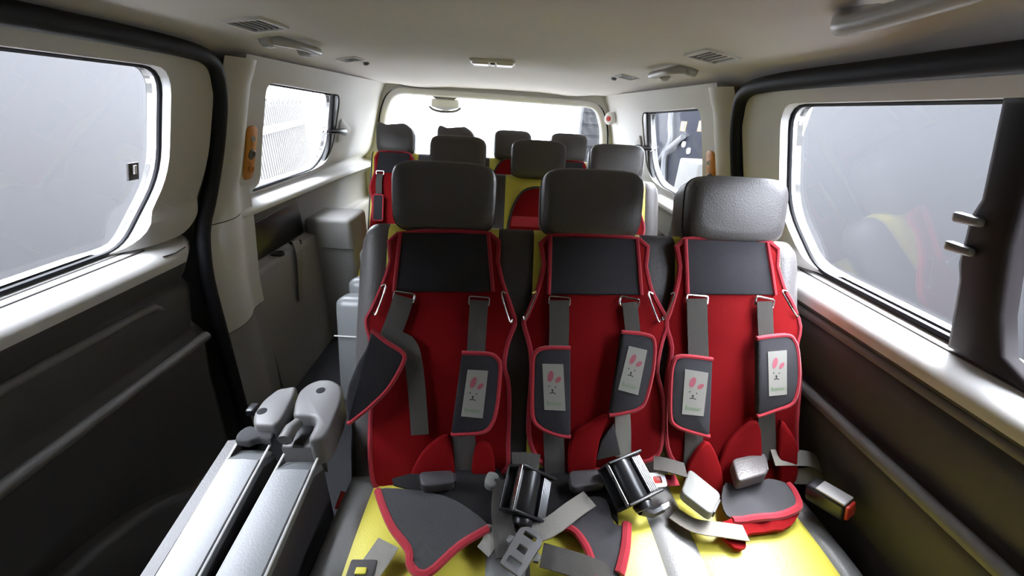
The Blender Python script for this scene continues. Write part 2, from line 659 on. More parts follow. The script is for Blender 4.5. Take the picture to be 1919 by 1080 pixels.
def side(s):
    nm = 'left' if s < 0 else 'right'
    # -------- sliding door
    door = bpy.data.objects.new('door_1' if s < 0 else 'door_2', None)
    COL.objects.link(door)
    door.location = (s * .88, .5, 0)
    struct(door)
    rear = 1.108 if s < 0 else 1.085
    # lower panel: belt part and lower part
    NB = 7

    def fx(x, z, y):
        ye = interp(z, EDGE)
        yy = -.10 + (y + .10) / (1.2 + .10) * (ye + .10)
        # the panel turns outwards at the rear edge
        q = sstep(ye - .05, ye, yy)
        return Vector((s * (x + .03 * q), yy, z + interp(z, [(0, 0), (.4, -.03 if s < 0 else .026), (.77, -.036 if s < 0 else .034), (.815, DZ[s])])))
    ys = frange(-.10, 1.10, 14) + [1.13, 1.15, 1.17, 1.185, 1.2]
    extrude_profile('belt_trim', DOOR_PROF[:NB], ys, fx, M['trim'], door)
    extrude_profile('lower_panel', DOOR_PROF[NB - 1:], ys, fx, M['lower'], door)
    # grooves in the belt
    for (gx, gz) in ((.924, .8775), (.906, .8715)):
        tube('belt_groove', [(s * gx, y, gz + DZ[s]) for y in frange(-.08, rear - .10, 6)], .0026, M['groove'], door, seg=6)
    # seam between belt and pillar of the frame
    tube('panel_seam', [(s * .872, 1.02, .850 + DZ[s]), (s * .868, 1.06, .848 + DZ[s]), (s * .870, 1.10, .852 + DZ[s])], .0022, M['groove'], door, seg=6)
    # two raised ridges along the panel, the light on them painted in paler
    r1, r2 = (.708, .540) if s < 0 else (.800, .628)
    tube('panel_ridge', smooth_poly([(s * .880, -.09, r1 + .012), (s * .880, .5, r1 + .006), (s * .880, .90, r1), (s * .884, .955, r1 - .010), (s * .890, .985, r1 - .035)], 5, closed=False), .011, M['ridge_lit'], door, seg=10)
    tube('panel_ridge', [(s * .868, y, r2 + .008 * (1 - y)) for y in frange(-.09, 1.07, 10)], .015, M['ridge_lit'], door, seg=10)
    # raised door pocket
    pk = [(-.1, .30), (.35, .30), (.62, .26), (.80, .16), (.88, .03), (-.1, .03)]
    pad('door_pocket', pk, lambda a, b, h: Vector((s * (.892 - h), a, b)), .05, M['lower'], door, rnd=.02, n=4)
    # window frame
    holed_panel('window_frame', frame_outline(DZ[s]), [win_outline(rear, DZ[s])], lambda a, b: Vector((s * frame_x(b, a), a, b)),
                (s * .06, 0, 0), M['trim'], door, acuts=(.2, .5, .8, .9, .94, .98, 1.02, 1.06, 1.1, 1.15), bcuts=(.9, .92, .95, 1.0, 1.1, 1.2, 1.27, 1.3))
    # door seal round the opening
    path = [(-.10, 1.347), (.3, 1.348), (.7, 1.347), (1.0, 1.346), (1.12, 1.343), (1.20, 1.335), (1.25, 1.312), (1.282, 1.26), (1.29, 1.20), (1.286, 1.10), (1.275, 1.02),
            (1.235, .93), (1.195, .87), (1.155, .80), (1.13, .70), (1.118, .55), (1.11, .39), (1.10, .2), (1.095, .02)]
    pp = smooth_poly([(s * ((frame_x(b, a) if b > .885 else interp(b, [(0, .86), (.6, .862), (.80, .868), (.885, frame_x(.885, 1.2))])) - .004), a, b) for a, b in path], 3, closed=False)
    tube('door_seal', pp, .021, M['rubber'], door, seg=10)
    # glass and gasket
    gl = bpy.data.objects.new('window_1' if s < 0 else 'window_2', None)
    COL.objects.link(gl)
    gl.location = (s * .86, .5, 1.09)
    struct(gl)
    wo = win_outline(rear, DZ[s])
    holed_panel('pane', inset2d(ccw(wo), -.006), [], lambda a, b: Vector((s * (glassx(b) + .002), a, b)), (s * .004, 0, 0), M['glass_tint'], gl)
    tube('gasket', [(s * (glassx(b) - .004), a, b) for a, b in wo], .0065, M['rubber'], gl, seg=6, closed=True)
    if s > 0:
        # dark split frame of the sliding window, with two latches
        def fr(a, b, h):
            return Vector((glassx(b) - .004 - h, a, b))
        fp = [(.604, 1.303), (.597, 1.16), (.606, 1.13), (.606, 1.05), (.598, 1.02), (.588, .89), (.44, .884), (.46, .90), (.507, .925), (.525, .99), (.540, 1.10), (.545, 1.303)]
        pad('sliding_sash', fp, fr, .03, M['dark_frame'], gl, rnd=.01)
        for zz, yy in ((1.125, .611), (1.075, .613)):
            lt = round_poly([(yy - .032, zz - .007), (yy + .012, zz - .009), (yy + .012, zz + .009), (yy - .032, zz + .007)], .006)
            pad('latch', lt, lambda a, b, h: fr(a, b, h + .027), .012, M['hinge'], gl, rnd=.005)
    else:
        # little catch stuck on the glass
        c = [(1.005, 1.035), (1.035, 1.035), (1.035, 1.078), (1.005, 1.078)]
        fnc = lambda a, b, h: Vector((s * (glassx(b) - .004 - h), a, b))
        k = pad('window_catch', c, fnc, .006, M['groove'], gl, rnd=.002)
        pad('catch_tab', [(1.016, 1.05), (1.024, 1.05), (1.024, 1.072), (1.016, 1.072)], lambda a, b, h: fnc(a, b, h + .005), .006, M['white'], k, rnd=.002)
    # -------- front door part, beside and behind the camera, windows closed to cut light
    fd = bpy.data.objects.new('door_3' if s < 0 else 'door_4', None)
    COL.objects.link(fd)
    fd.location = (s * .88, -.6, 0)
    struct(fd)
    extrude_profile('belt_trim', DOOR_PROF[:NB], frange(YF, -.102, 6), lambda x, z, y: Vector((s * x, y, z)), M['trim'], fd)
    extrude_profile('lower_panel', DOOR_PROF[NB - 1:], frange(YF, -.102, 6), lambda x, z, y: Vector((s * x, y, z)), M['lower'], fd)
    holed_panel('window_frame', [(YF, .882), (-.102, .882), (-.102, 1.34), (YF, 1.34)], [],  # solid here, no opening, keeps front light out
                lambda a, b: Vector((s * frame_x(b), a, b)), (s * .06, 0, 0), M['trim'], fd, bcuts=(.9, .95, 1.1, 1.27))

    # -------- wall behind the door: pillar, quarter panel
    wall = bpy.data.objects.new('wall_' + nm, None)
    COL.objects.link(wall)
    wall.location = (s * .9, 2.0, 0)
    struct(wall)

    def pill(z0, z1, name, m):
        def fn(u, v):
            z = z0 + (z1 - z0) * v
            ya = interp(z, [(0, 1.09), (.4, 1.105), (.67, 1.115), (.80, 1.14), (.88, 1.20), (1.0, 1.265), (1.06, 1.28), (1.36, 1.285)])
            yb = interp(z, [(0, 1.36), (.60, 1.40), (.90, 1.47), (1.35, 1.50)])
            y = ya + (yb - ya) * u
            base = frame_x(z) if z > .95 else interp(z, [(0, .875), (.5, .872), (.80, .872), (.95, frame_x(.95))])
            bulge = .035 * math.sin(math.pi * min(1, u * 1.25 + .05)) if u < .76 else .035 * math.sin(math.pi * min(1, .76 * 1.25 + .05)) * (1 - (u - .76) / .24)
            return Vector((s * (base + .03 - bulge - .028), y, z))
        return grid(name, 14, 14, fn, m, wall)
    pill(.865, 1.345, 'pillar_trim', M['trim'])
    pill(.502, .862, 'pillar_trim', M['trim'])
    pill(0.0, .499, 'pillar_foot_trim', M['quarter'])
    # narrowing towards the tailgate
    def nar(y):
        return .02 * sstep(2.25, 2.9, y)
    # upper quarter with window
    q_out = [(1.38, .885), (YB + .03, .885), (YB + .03, 1.36), (1.38, 1.36)]
    q_win = round_poly([(1.545, .905), (2.10, .912), (2.215, 1.0), (2.205, 1.268), (1.525, 1.290), (1.53, 1.1)], [.03, .09, .06, .06, .05, .0])

    def qx(a, b):
        x = frame_x(b) + .004
        d = min(abs(a - 1.53), abs(a - 2.21)) if 1.5 < a < 2.3 else .2
        return Vector((s * (x - .01 + .012 * sstep(.94, .885, b) - nar(a)), a, b))
    holed_panel('quarter_trim', q_out, [q_win], qx, (s * .07, 0, 0), M['trim'], wall,
                acuts=[1.45, 1.7, 1.9, 2.1, 2.2, 2.3, 2.4, 2.5, 2.6, 2.7, 2.78], bcuts=(.90, .93, .97, 1.1, 1.2, 1.27, 1.3, 1.33))
    qprof = [(.940, .890), (.925, .880), (.895, .871), (.876, .860), (.870, .848), (.876, .834), (.905, .815), (.93, .79), (.935, .70), (.935, .632), (.928, .622), (.893, .62), (.882, .612), (.878, .59), (.876, .45), (.876, .2), (.876, 0)]
    qys = [1.38, 1.42, 1.5, 1.7, 1.9, 2.1, 2.3, 2.4, 2.5, 2.6, 2.7, 2.78, 2.86]
    qfx = lambda x, z, y: Vector((s * (x - nar(y)), y, z))
    extrude_profile('quarter_belt_trim', qprof[:6], qys, qfx, M['trim'], wall)
    extrude_profile('quarter_lower_panel', qprof[5:], qys, qfx, M['quarter'], wall)
    # outer body skin behind all the trim, open only at the windows
    holed_panel('body_skin', [(YF - .1, -.06), (2.98, -.06), (2.98, 1.50), (YF - .1, 1.50)], [win_outline(rear, DZ[s]), q_win],
                lambda a, b: Vector((s * (glassx(max(b, .86)) + .014), a, b)), (s * .016, 0, 0), M['lower'], wall, bcuts=(.86, 1.1, 1.3))
    pad('tray_shade', round_poly([(1.46, .628), (1.895, .628), (1.895, .80), (1.46, .78)], .03), lambda a, b, h: Vector((s * (.938 - h), a, b)), .012, M['black'], wall, rnd=.004)  # dark sheet painting the shade inside the tray recess
    # cup holders in the tray
    for yy in (1.60, 1.76):
        lathe('cup_holder', [(.0001, .006), (.022, .006), (.025, .012), (.028, .008), (.028, .0)], (s * .905, yy, .617), (0, 0, 1), M['black'], wall, seg=18)
    # grip box ahead of the last bench
    bx = box('armrest_box', (.23, .25, .70), (s * .812, 2.03, .35), M['quarter'], wall, bev=.022, seg=4)
    tube('panel_seam', [(s * .694, 1.905, .545), (s * .75, 1.899, .547), (s * .85, 1.899, .55)], .003, M['groove'], wall, seg=6)
    # quarter glass
    g2 = bpy.data.objects.new('window_3' if s < 0 else 'window_4', None)
    COL.objects.link(g2)
    g2.location = (s * .86, 1.87, 1.09)
    struct(g2)
    holed_panel('pane', inset2d(ccw(q_win), -.01), [], lambda a, b: Vector((s * (glassx(b) + .0), a, b)), (s * .004, 0, 0), M['glass'], g2)
    tube('gasket', [(s * (glassx(b) - .002), a, b) for a, b in q_win], .007, M['rubber'], g2, seg=6, closed=True)
    # dark rear edge strip of the glass and its opening lever
    st = [(2.135, 1.266), (2.215, 1.262), (2.225, 1.10), (2.205, .985), (2.155, .93), (2.14, .94), (2.175, 1.0), (2.165, 1.1)]
    pad('edge_strip', st, lambda a, b, h: Vector((s * (glassx(b) - .012 - h), a, b)), .022, M['black'], g2, rnd=.006)
    lv = smooth_poly([(s * (glassx(1.09) - .03), 2.13, 1.095), (s * (glassx(1.09) - .05), 2.20, 1.092), (s * (glassx(1.09) - .055), 2.29, 1.086)], 4, closed=False)
    k = tube('opening_lever', lv, [.008 + .010 * sstep(0, 1, i / (len(lv) - 1)) for i in range(len(lv))], M['black'], g2, seg=8)
    lathe('lever_hinge', [(.012, 0), (.014, .004), (.012, .02), (.004, .022)], (s * (glassx(1.09) - .008), 2.135, 1.095), (-s, 0, 0), M['chrome'], k)
    # recess for the lever
    rc = round_poly([(2.24, 1.03), (2.40, 1.06), (2.40, 1.10), (2.24, 1.16)], .03)
    pad('lever_recess', rc, lambda a, b, h: Vector((s * (frame_x(b) - .010 - nar(a) - h), a, b)), .006, M['trim'], wall, rnd=.004)
    return wall


side(-1)
side(1)

# ---- tailgate wall
wb = bpy.data.objects.new('wall_back', None)
COL.objects.link(wb)
wb.location = (0, YB, 0)
struct(wb)
t_win = round_poly([(-.785, .80), (.785, .80), (.735, 1.16), (.665, 1.300), (-.665, 1.318), (-.745, 1.16)], [.06, .06, .1, .09, .09, .1], 6)
t_out = [(-.93, 0), (.93, 0), (.93, 1.42), (-.93, 1.42)]


def ty(z):
    return YB + .03 - .05 * sstep(.8, 1.4, z)


holed_panel('tailgate_panel', t_out, [t_win], lambda a, b: Vector((a, ty(b), b)), (0, .07, 0), M['trim'], wb, acuts=(-.5, 0, .5), bcuts=(.4, .9, 1.0, 1.1, 1.2, 1.3))
tube('window_surround', [(a * 1.015, ty(b) - .012, b + .004) for a, b in t_win], .022, M['trim'], wb, seg=10, closed=True)
tube('tailgate_seal', [(a * 1.05, ty(b) - .005, b + .012 * (1 if b > 1.1 else 0)) for a, b in t_win], .006, M['rubber'], wb, seg=8, closed=True)
wt = bpy.data.objects.new('window_5', None)
COL.objects.link(wt)
wt.location = (0, YB + .05, 1.06)
struct(wt)
holed_panel('pane', inset2d(ccw(t_win), -.008), [], lambda a, b: Vector((a, ty(b) + .05, b)), (0, .004, 0), M['glass'], wt)

# ---- unseen front end (behind the camera), windscreen left out to block light
wf = bpy.data.objects.new('wall_front', None)
COL.objects.link(wf)
wf.location = (0, YF, 0)
struct(wf)
holed_panel('front_blocker', [(-1.0, -.05), (1.0, -.05), (1.0, 1.50), (-1.0, 1.50)], [],
            lambda a, b: Vector((a, YF - .02, b)), (0, -.06, 0), M['lower'], wf)


# ================================================================== CEILING FITTINGS
def ceil_frame(x, y):
    e = .01
    p = Vector((x, y, ceil_z(x, y)))
    dx = Vector((2 * e, 0, ceil_z(x + e, y) - ceil_z(x - e, y))).normalized()
    dy = Vector((0, 2 * e, ceil_z(x, y + e) - ceil_z(x, y - e))).normalized()
    n = dx.cross(dy)
    return p, dx, dy, -n          # normal points down into the cabin


def vent(x, y, w, l, label):
    p, dx, dy, n = ceil_frame(x, y)
    t = thing('ceiling_vent', label, 'vent', p, 'ceiling air vents')

    def fn(a, b, h):
        return p + dx * a + dy * b + n * h
    out = round_poly([(-w, -l), (w, -l), (w, l), (-w, l)], .008)
    # frame as ring
    inn = [(a * .78, b * .84) for a, b in out]
    N = len(out)
    vs = [fn(a, b, -.004) for a, b in out] + [fn(a * .97, b * .97, .006) for a, b in out] + [fn(a, b, .006) for a, b in inn] + [fn(a, b, -.006) for a, b in inn]
    fs = []
    for r in range(3):
        for i in range(N):
            j = (i + 1) % N
            fs.append((r * N + i, r * N + j, (r + 1) * N + j, (r + 1) * N + i))
    link('frame', vs, fs, M['trim'], t)
    pad('backing', [(-w * .8, -l * .85), (w * .8, -l * .85), (w * .8, l * .85), (-w * .8, l * .85)], lambda a, b, h: fn(a, b, h - .008), .004, M['groove'], t, rnd=.001)
    for k in range(6):
        a = -w * .7 + 1.4 * w * k / 5
        pad('slat', [(a - .003, -l * .84), (a + .003, -l * .84), (a + .003, l * .84), (a - .003, l * .84)], lambda q, b, h: fn(q, b, h - .004), .007, M['lower'], t, rnd=.001)
    return t


vent(-.585, 1.19, .052, .072, 'slatted air vent in the headliner, larger one ahead of the left grab handle')
vent(.615, 1.20, .052, .072, 'slatted air vent in the headliner beside the small right grab handle')
vent(-.615, 1.93, .045, .06, 'small slatted air vent in the headliner above the left rear window')
vent(.61, 1.98, .045, .06, 'small slatted air vent in the headliner above the right rear window')


def grab(x, y, l, drop, label, r=.011, down=.35, inb=1.0):
    p, dx, dy, n = ceil_frame(x, y)
    t = thing('grab_handle', label, 'handle', p, 'ceiling grab handles')
    inw = -dx * (1 if x > 0 else -1)
    pts = [(-l, -.004), (-l * .97, drop * .55), (-l * .8, drop * .9), (-l * .4, drop), (0, drop * 1.02), (l * .4, drop), (l * .8, drop * .9), (l * .97, drop * .55), (l, -.004)]
    path = smooth_poly([p + dy * a + n * (h * down) + inw * (h * inb) for a, h in pts], 4, closed=False)
    N = len(path)
    rs = [r * (1.5 - .5 * math.sin(math.pi * i / (N - 1)) ** .6) for i in range(N)]
    tube('grip', path, rs, M['handle'], t, seg=10)
    for s in (-1, 1):
        q = p + dy * (s * l)
        fnb = lambda a, b, h: q + dx * a + dy * b + n * h
        pad('mount', round_poly([(-.02, -.026), (.02, -.026), (.02, .026), (-.02, .026)], .015), fnb, .022, M['handle'], t, rnd=.012)
    return t


grab(-.655, 1.48, .115, .062, 'light grey grab handle hanging from the headliner on the left')
grab(.665, 1.55, .115, .062, 'smaller light grey grab handle hanging beside the right ceiling vent')
grab(.61, .61, .115, .05, 'large light grey grab handle at the top right over the right window', r=.015, down=.55, inb=.9)

for (x, y, lb) in ((-.60, 2.10, 'small coat hook stub on the headliner behind the left small vent'), (.585, 2.12, 'small coat hook stub on the headliner behind the right small vent')):
    p, dx, dy, n = ceil_frame(x, y)
    t = pad('coat_hook', round_poly([(-.012, -.012), (.012, -.012), (.012, .012), (-.012, .012)], .006), lambda a, b, h: p + dx * a + dy * b + n * h, .012, M['hinge'], None, rnd=.005)
    tag(t, lb, 'hook', 'coat hooks')

# dome lamp
p, dx, dy, n = ceil_frame(0, 1.93)
t = thing('dome_lamp', 'white rectangular dome lamp on the headliner before the rear window', 'lamp', p)
fnl = lambda a, b, h: p + dx * a + dy * b + n * h
pad('housing', round_poly([(-.10, -.062), (.10, -.062), (.10, .062), (-.10, .062)], .025), fnl, .013, M['white'], t, rnd=.008)
for s in (-1, 1):
    c = s * .052
    pad('lens', round_poly([(c - .036, -.045), (c + .036, -.045), (c + .036, .045), (c - .036, .045)], .015), lambda a, b, h: fnl(a, b, h + .012), .008, M['lamp_lens'], t, rnd=.005)
pad('switch', round_poly([(-.012, -.03), (.012, -.03), (.012, .03), (-.012, .03)], .006), lambda a, b, h: fnl(a, b, h + .012), .007, M['hinge'], t, rnd=.003)


# ---- orange plaques on the pillars
def plaque(s, label):
    c = Vector((s * (frame_x(1.06) - .009), 1.455, 1.055))
    t = thing('pillar_plaque', label, 'plaque', c, 'orange pillar plaques')
    fn = lambda a, b, h: Vector((s * (frame_x(b) - .002 - h - .05 * (1.52 - a) * 0), a, b))
    pad('plate', round_poly([(1.425, .965), (1.485, .965), (1.485, 1.150), (1.425, 1.150)], .026), fn, .012, M['orange'], t, rnd=.005)
    fa = Vector((-s, 0, -.3)).normalized()
    for (b, r, m) in ((1.055, .018, M['hinge']), (1.108, .010, M['white']), (1.005, .013, M['orange'])):
        lathe('button', [(r, 0), (r, .005), (r * .8, .008), (r * .7, .005), (.0001, .005)], fn(1.455, b, .010), fa, m, t)


plaque(-1, 'orange oblong plaque with round buttons on the left pillar')
plaque(1, 'orange oblong plaque with round buttons on the right pillar')

# round white bell on the right rear pillar
c = Vector((.742, 2.70, 1.226))
t = thing('alarm_button', 'round white button with a red centre on the right rear pillar', 'button', c)
axn = Vector((-.75, -.65, -.1)).normalized()
lathe('housing', [(.038, -.02), (.038, .008), (.030, .016), (.018, .017)], c, axn, M['white'], t, seg=20)
lathe('push_centre', [(.016, .015), (.015, .021), (.006, .022)], c, axn, M['red_plastic'], t, seg=16)

# high brake lamp hanging at the top of the rear window
t = thing('brake_lamp', 'pale curved high brake lamp at the top of the rear window', 'lamp', (-.34, 2.85, 1.27))
fb = lambda a, b, h: Vector((a + .09, 2.872 - h, b))
pad('mount', round_poly([(-.53, 1.318), (-.33, 1.318), (-.36, 1.285), (-.50, 1.285)], .01), fb, .03, M['hinge'], t, rnd=.006)
arc = smooth_poly([(-.445, 2.85, 1.235), (-.41, 2.84, 1.215), (-.34, 2.835, 1.207), (-.27, 2.84, 1.215), (-.235, 2.85, 1.235)], 4, closed=False)
tube('lower_rim', arc, .008, M['hinge'], t)
pad('lens', round_poly([(-.52, 1.285), (-.34, 1.285), (-.335, 1.235), (-.43, 1.21), (-.525, 1.235)], .012), fb, .018, M['lamp_lens'], t, rnd=.006)


# ================================================================== BENCH SEATS
HR_W, HR_H = .25, .166


def back_profile(L, th):
    """(t, w) side profile of a backrest, front -> top -> back"""
    pr = [(-.03, .0), (.05, .012), (.2, .016), (.35, .008), (.5, .004), (L - .05, .0), (L - .02, -.006), (L - .004, -.022), (L, -.045)]
    pr += [(L, -th + .04), (L - .006, -th + .015), (L - .03, -th), (L * .5, -th - .01), (-.03, -th)]
    return pr


def bench_panel(name, x0, x1, p0, m, parent, L=.635, th=.11, left_round=0.0, right_round=0.0, puff=.006):
    prof = back_profile(L, th)
    nx = 10
    vs, fs = [], []
    n = len(prof)
    for i in range(nx + 1):
        u = i / nx
        x = x0 + (x1 - x0) * u
        pf = puff * (1 - abs(2 * u - 1) ** 4)
        drop, sink = 0.0, 0.0
        if left_round and u < 1:
            q = max(0, 1 - u)
            drop = left_round * (1 - math.sqrt(max(0, 1 - q ** 3)))
            sink = .03 * q ** 4
        if right_round and u > 0:
            q = u
            drop = right_round * (1 - math.sqrt(max(0, 1 - q ** 3)))
            sink = .03 * q ** 4
        for (t, w) in prof:
            tt = t - drop * sstep(L * .55, L, t)
            ww = w + (pf if w > -.03 else 0)
            if sink:
                ww = ww - sink if w > -.05 else ww + sink * .5
            vs.append(bp(x, tt, ww, p0))
    for i in range(nx):
        for k in range(n):
            k2 = (k + 1) % n
            fs.append((i * n + k, i * n + k2, (i + 1) * n + k2, (i + 1) * n + k))
    fs.append(tuple(range(n)))
    fs.append(tuple(nx * n + k for k in range(n)))
    return link(name, vs, fs, m, parent, angle=50)


def cushion_panel(name, x0, x1, yb, yf, z, m, parent, th=.13, puff=.008, left_drop=0.0, right_drop=0.0):
    nx, ny = 8, 12
    top, vs, fs = [], [], []
    for i in range(nx + 1):
        u = i / nx
        x = x0 + (x1 - x0) * u
        edge = puff * (1 - abs(2 * u - 1) ** 4)
        ed = 0.0
        if left_drop:
            ed = left_drop * (1 - math.sqrt(max(0, 1 - (1 - u) ** 3)))
        if right_drop:
            ed = right_drop * (1 - math.sqrt(max(0, 1 - u ** 3)))
        for j in range(ny + 1):
            v = j / ny
            y = yb + (yf - yb) * v
            zz = z + .02 * math.sin(math.pi * min(v * 1.1, 1)) + edge - ed
            if v > .85:
                q = (v - .85) / .15
                zz -= .045 * q * q
            vs.append(Vector((x, y, zz)))
    nt = (nx + 1) * (ny + 1)
    for k in range(nt):
        a = vs[k]
        vs.append(Vector((a.x, a.y, z - th)))
    W = ny + 1
    for i in range(nx):
        for j in range(ny):
            a = i * W + j
            fs.append((a, a + 1, a + W + 1, a + W))
            fs.append((nt + a, nt + a + W, nt + a + W + 1, nt + a + 1))
    for i in range(nx):
        for j in (0, ny):
            a, b = i * W + j, (i + 1) * W + j
            fs.append((a, b, nt + b, nt + a))
    for j in range(ny):
        for i in (0, nx):
            a, b = i * W + j, i * W + j + 1
            fs.append((a, b, nt + b, nt + a))
    return link(name, vs, fs, m, parent, angle=50)


def headrest_parts(xc, p0, parent, w=HR_W, h=HR_H, t0=.628, m=None, posts=True, worn=False):
    """soft block: superellipse outline, puffed front and back"""
    n = 40
    out = []
    for k in range(n):
        an = 2 * math.pi * k / n
        c, s_ = math.cos(an), math.sin(an)
        e = .38
        a = math.copysign(abs(c) ** e, c) * w / 2
        b = math.copysign(abs(s_) ** e, s_) * h / 2
        a *= 1 + .03 * (b / h)
        if worn and b > 0:
            b += .012 * math.sin(a * 40) - .012 * (a / w)
        out.append((a, b))
    rings = [(.62, .030), (.86, .026), (.955, .014), (.995, -.006), (1.0, -.03), (.995, -.055), (.95, -.078), (.85, -.09), (.6, -.095)]
    vs, fs = [], []
    tilt = .10
    for (sc, off) in rings:
        ins = (1 - sc) * .08
        for (a, b) in out:
            aa = math.copysign(max(abs(a) - ins, 0), a)
            bb = math.copysign(max(abs(b) - ins, 0), b)
            vs.append(bp(xc + aa, t0 + h / 2 + bb, off + .02 + bb * tilt + .012 * (a / w * 2) ** 2 * 0, p0))
    R = len(rings)
    for r in range(R - 1):
        for k in range(n):
            k2 = (k + 1) % n
            fs.append((r * n + k, r * n + k2, (r + 1) * n + k2, (r + 1) * n + k))
    fs.append(tuple(range(n))[::-1])
    fs.append(tuple((R - 1) * n + k for k in range(n)))
    hr = link('headrest', vs, fs, m or M['leather'], parent, angle=60)
    # seam round the rim
    seam = [bp(xc + a * 1.0, t0 + h / 2 + b * 1.0, -.010 + .02 + b * tilt, p0) for a, b in out]
    tube('seam', seam, .0022, M['seam'], hr, seg=5, closed=True)
    if posts:
        for s in (-1, 1):
            tube('post', [bp(xc + s * .065, t0 - .05, -.04, p0), bp(xc + s * .065, t0 + .03, -.03, p0)], .006, M['chrome'], hr, seg=8)
    return hr


def make_bench(label, p0, centres, x0, x1, pw, cat='bench seat', z=.41, group=None, worn=(), cush_x=None, L=.635, hr_w=HR_W, hr_h=HR_H, t0=.612, depth=.46):
    t = thing('bench_seat', label, cat, (0, p0[1], 0), group)
    # columns: grey / yellow / grey / yellow ... 
    xs = [x0]
    for c in centres:
        xs += [c - pw / 2, c + pw / 2]
    xs.append(x1)
    K = len(xs) - 1
    for i in range(K):
        a, b = xs[i], xs[i + 1]
        yel = i % 2 == 1
        nm = 'back_panel' if yel else ('side_bolster' if i in (0, K - 1) else 'back_divider')
        mm = M['yellow'] if yel else (M['leather'] if i in (0, K - 1) else M['divider'])
        bench_panel(nm, a, b, p0, mm, t, L=L, left_round=.06 if i == 0 else 0, right_round=.06 if i == K - 1 else 0, puff=.006 if yel else .004)
    cx0, cx1 = cush_x or (x0, x1)
    ys = [cx0] + xs[1:-1] + [cx1]
    for i in range(K):
        a, b = ys[i], ys[i + 1]
        yel = i % 2 == 1
        nm = 'cushion_panel' if yel else ('cushion_bolster' if i in (0, K - 1) else 'cushion_divider')
        mm = M['yellow'] if yel else M['leather_mid']
        cushion_panel(nm, a, b, p0[1] + .05, p0[1] - depth, z, mm, t, left_drop=.04 if i == 0 else 0, right_drop=.04 if i == K - 1 else 0)
    for c, wn_ in zip(centres, list(worn) + [False] * 9):
        headrest_parts(c, p0, t, worn=wn_, w=hr_w, h=hr_h, t0=t0)
    for xx in (cx0 + .12, cx1 - .12):
        for yy in (p0[1] - depth + .08, p0[1] - .06):
            box('leg', (.05, .05, z - .12), (xx, yy, (z - .12) / 2), M['black'], t, bev=.008)
    return t


C1 = [-.078, .282, .640]
bench1 = make_bench('front bench seat with three grey headrests and yellow panels, red harnesses on it', ROW1, C1, -.288, .842, .272)
ROW2 = np.array([0, 1.545, .41])
C2 = [-.142, .222, .580]
bench2 = make_bench('middle bench seat, second from the front, behind the front headrests', ROW2, C2, -.345, .80, .29)
ROW3 = np.array([0, 2.19, .41])
C3 = [-.585, -.225, .115, .455]
bench3 = make_bench('rearmost bench seat with four headrests below the rear window', ROW3, C3, -.735, .66, .27, worn=(True, True), cush_x=(-.685, .66), hr_w=.225, hr_h=.17, depth=.28)


# ================================================================== HARNESSES
def pxs(pts, off, p0=ROW1):
    return [bk(u, v, off, p0) for u, v in pts]


def bfn(off, p0=ROW1):
    return lambda a, b, h: bp(a, b, off + h, p0)


# ---- word printed on the labels
def text_data(txt):
    cu = bpy.data.curves.new('txt', 'FONT')
    cu.body = txt
    cu.align_x = 'CENTER'
    cu.resolution_u = 2
    ob = bpy.data.objects.new('txt', cu)
    COL.objects.link(ob)
    dg = bpy.context.evaluated_depsgraph_get()
    me = ob.evaluated_get(dg).to_mesh()
    vs = [tuple(v.co) for v in me.vertices]
    fs = [tuple(p.vertices) for p in me.polygons]
    ob.evaluated_get(dg).to_mesh_clear()
    bpy.data.objects.remove(ob)
    bpy.data.curves.remove(cu)
    return vs, fs


WORD = text_data('Bonnior')


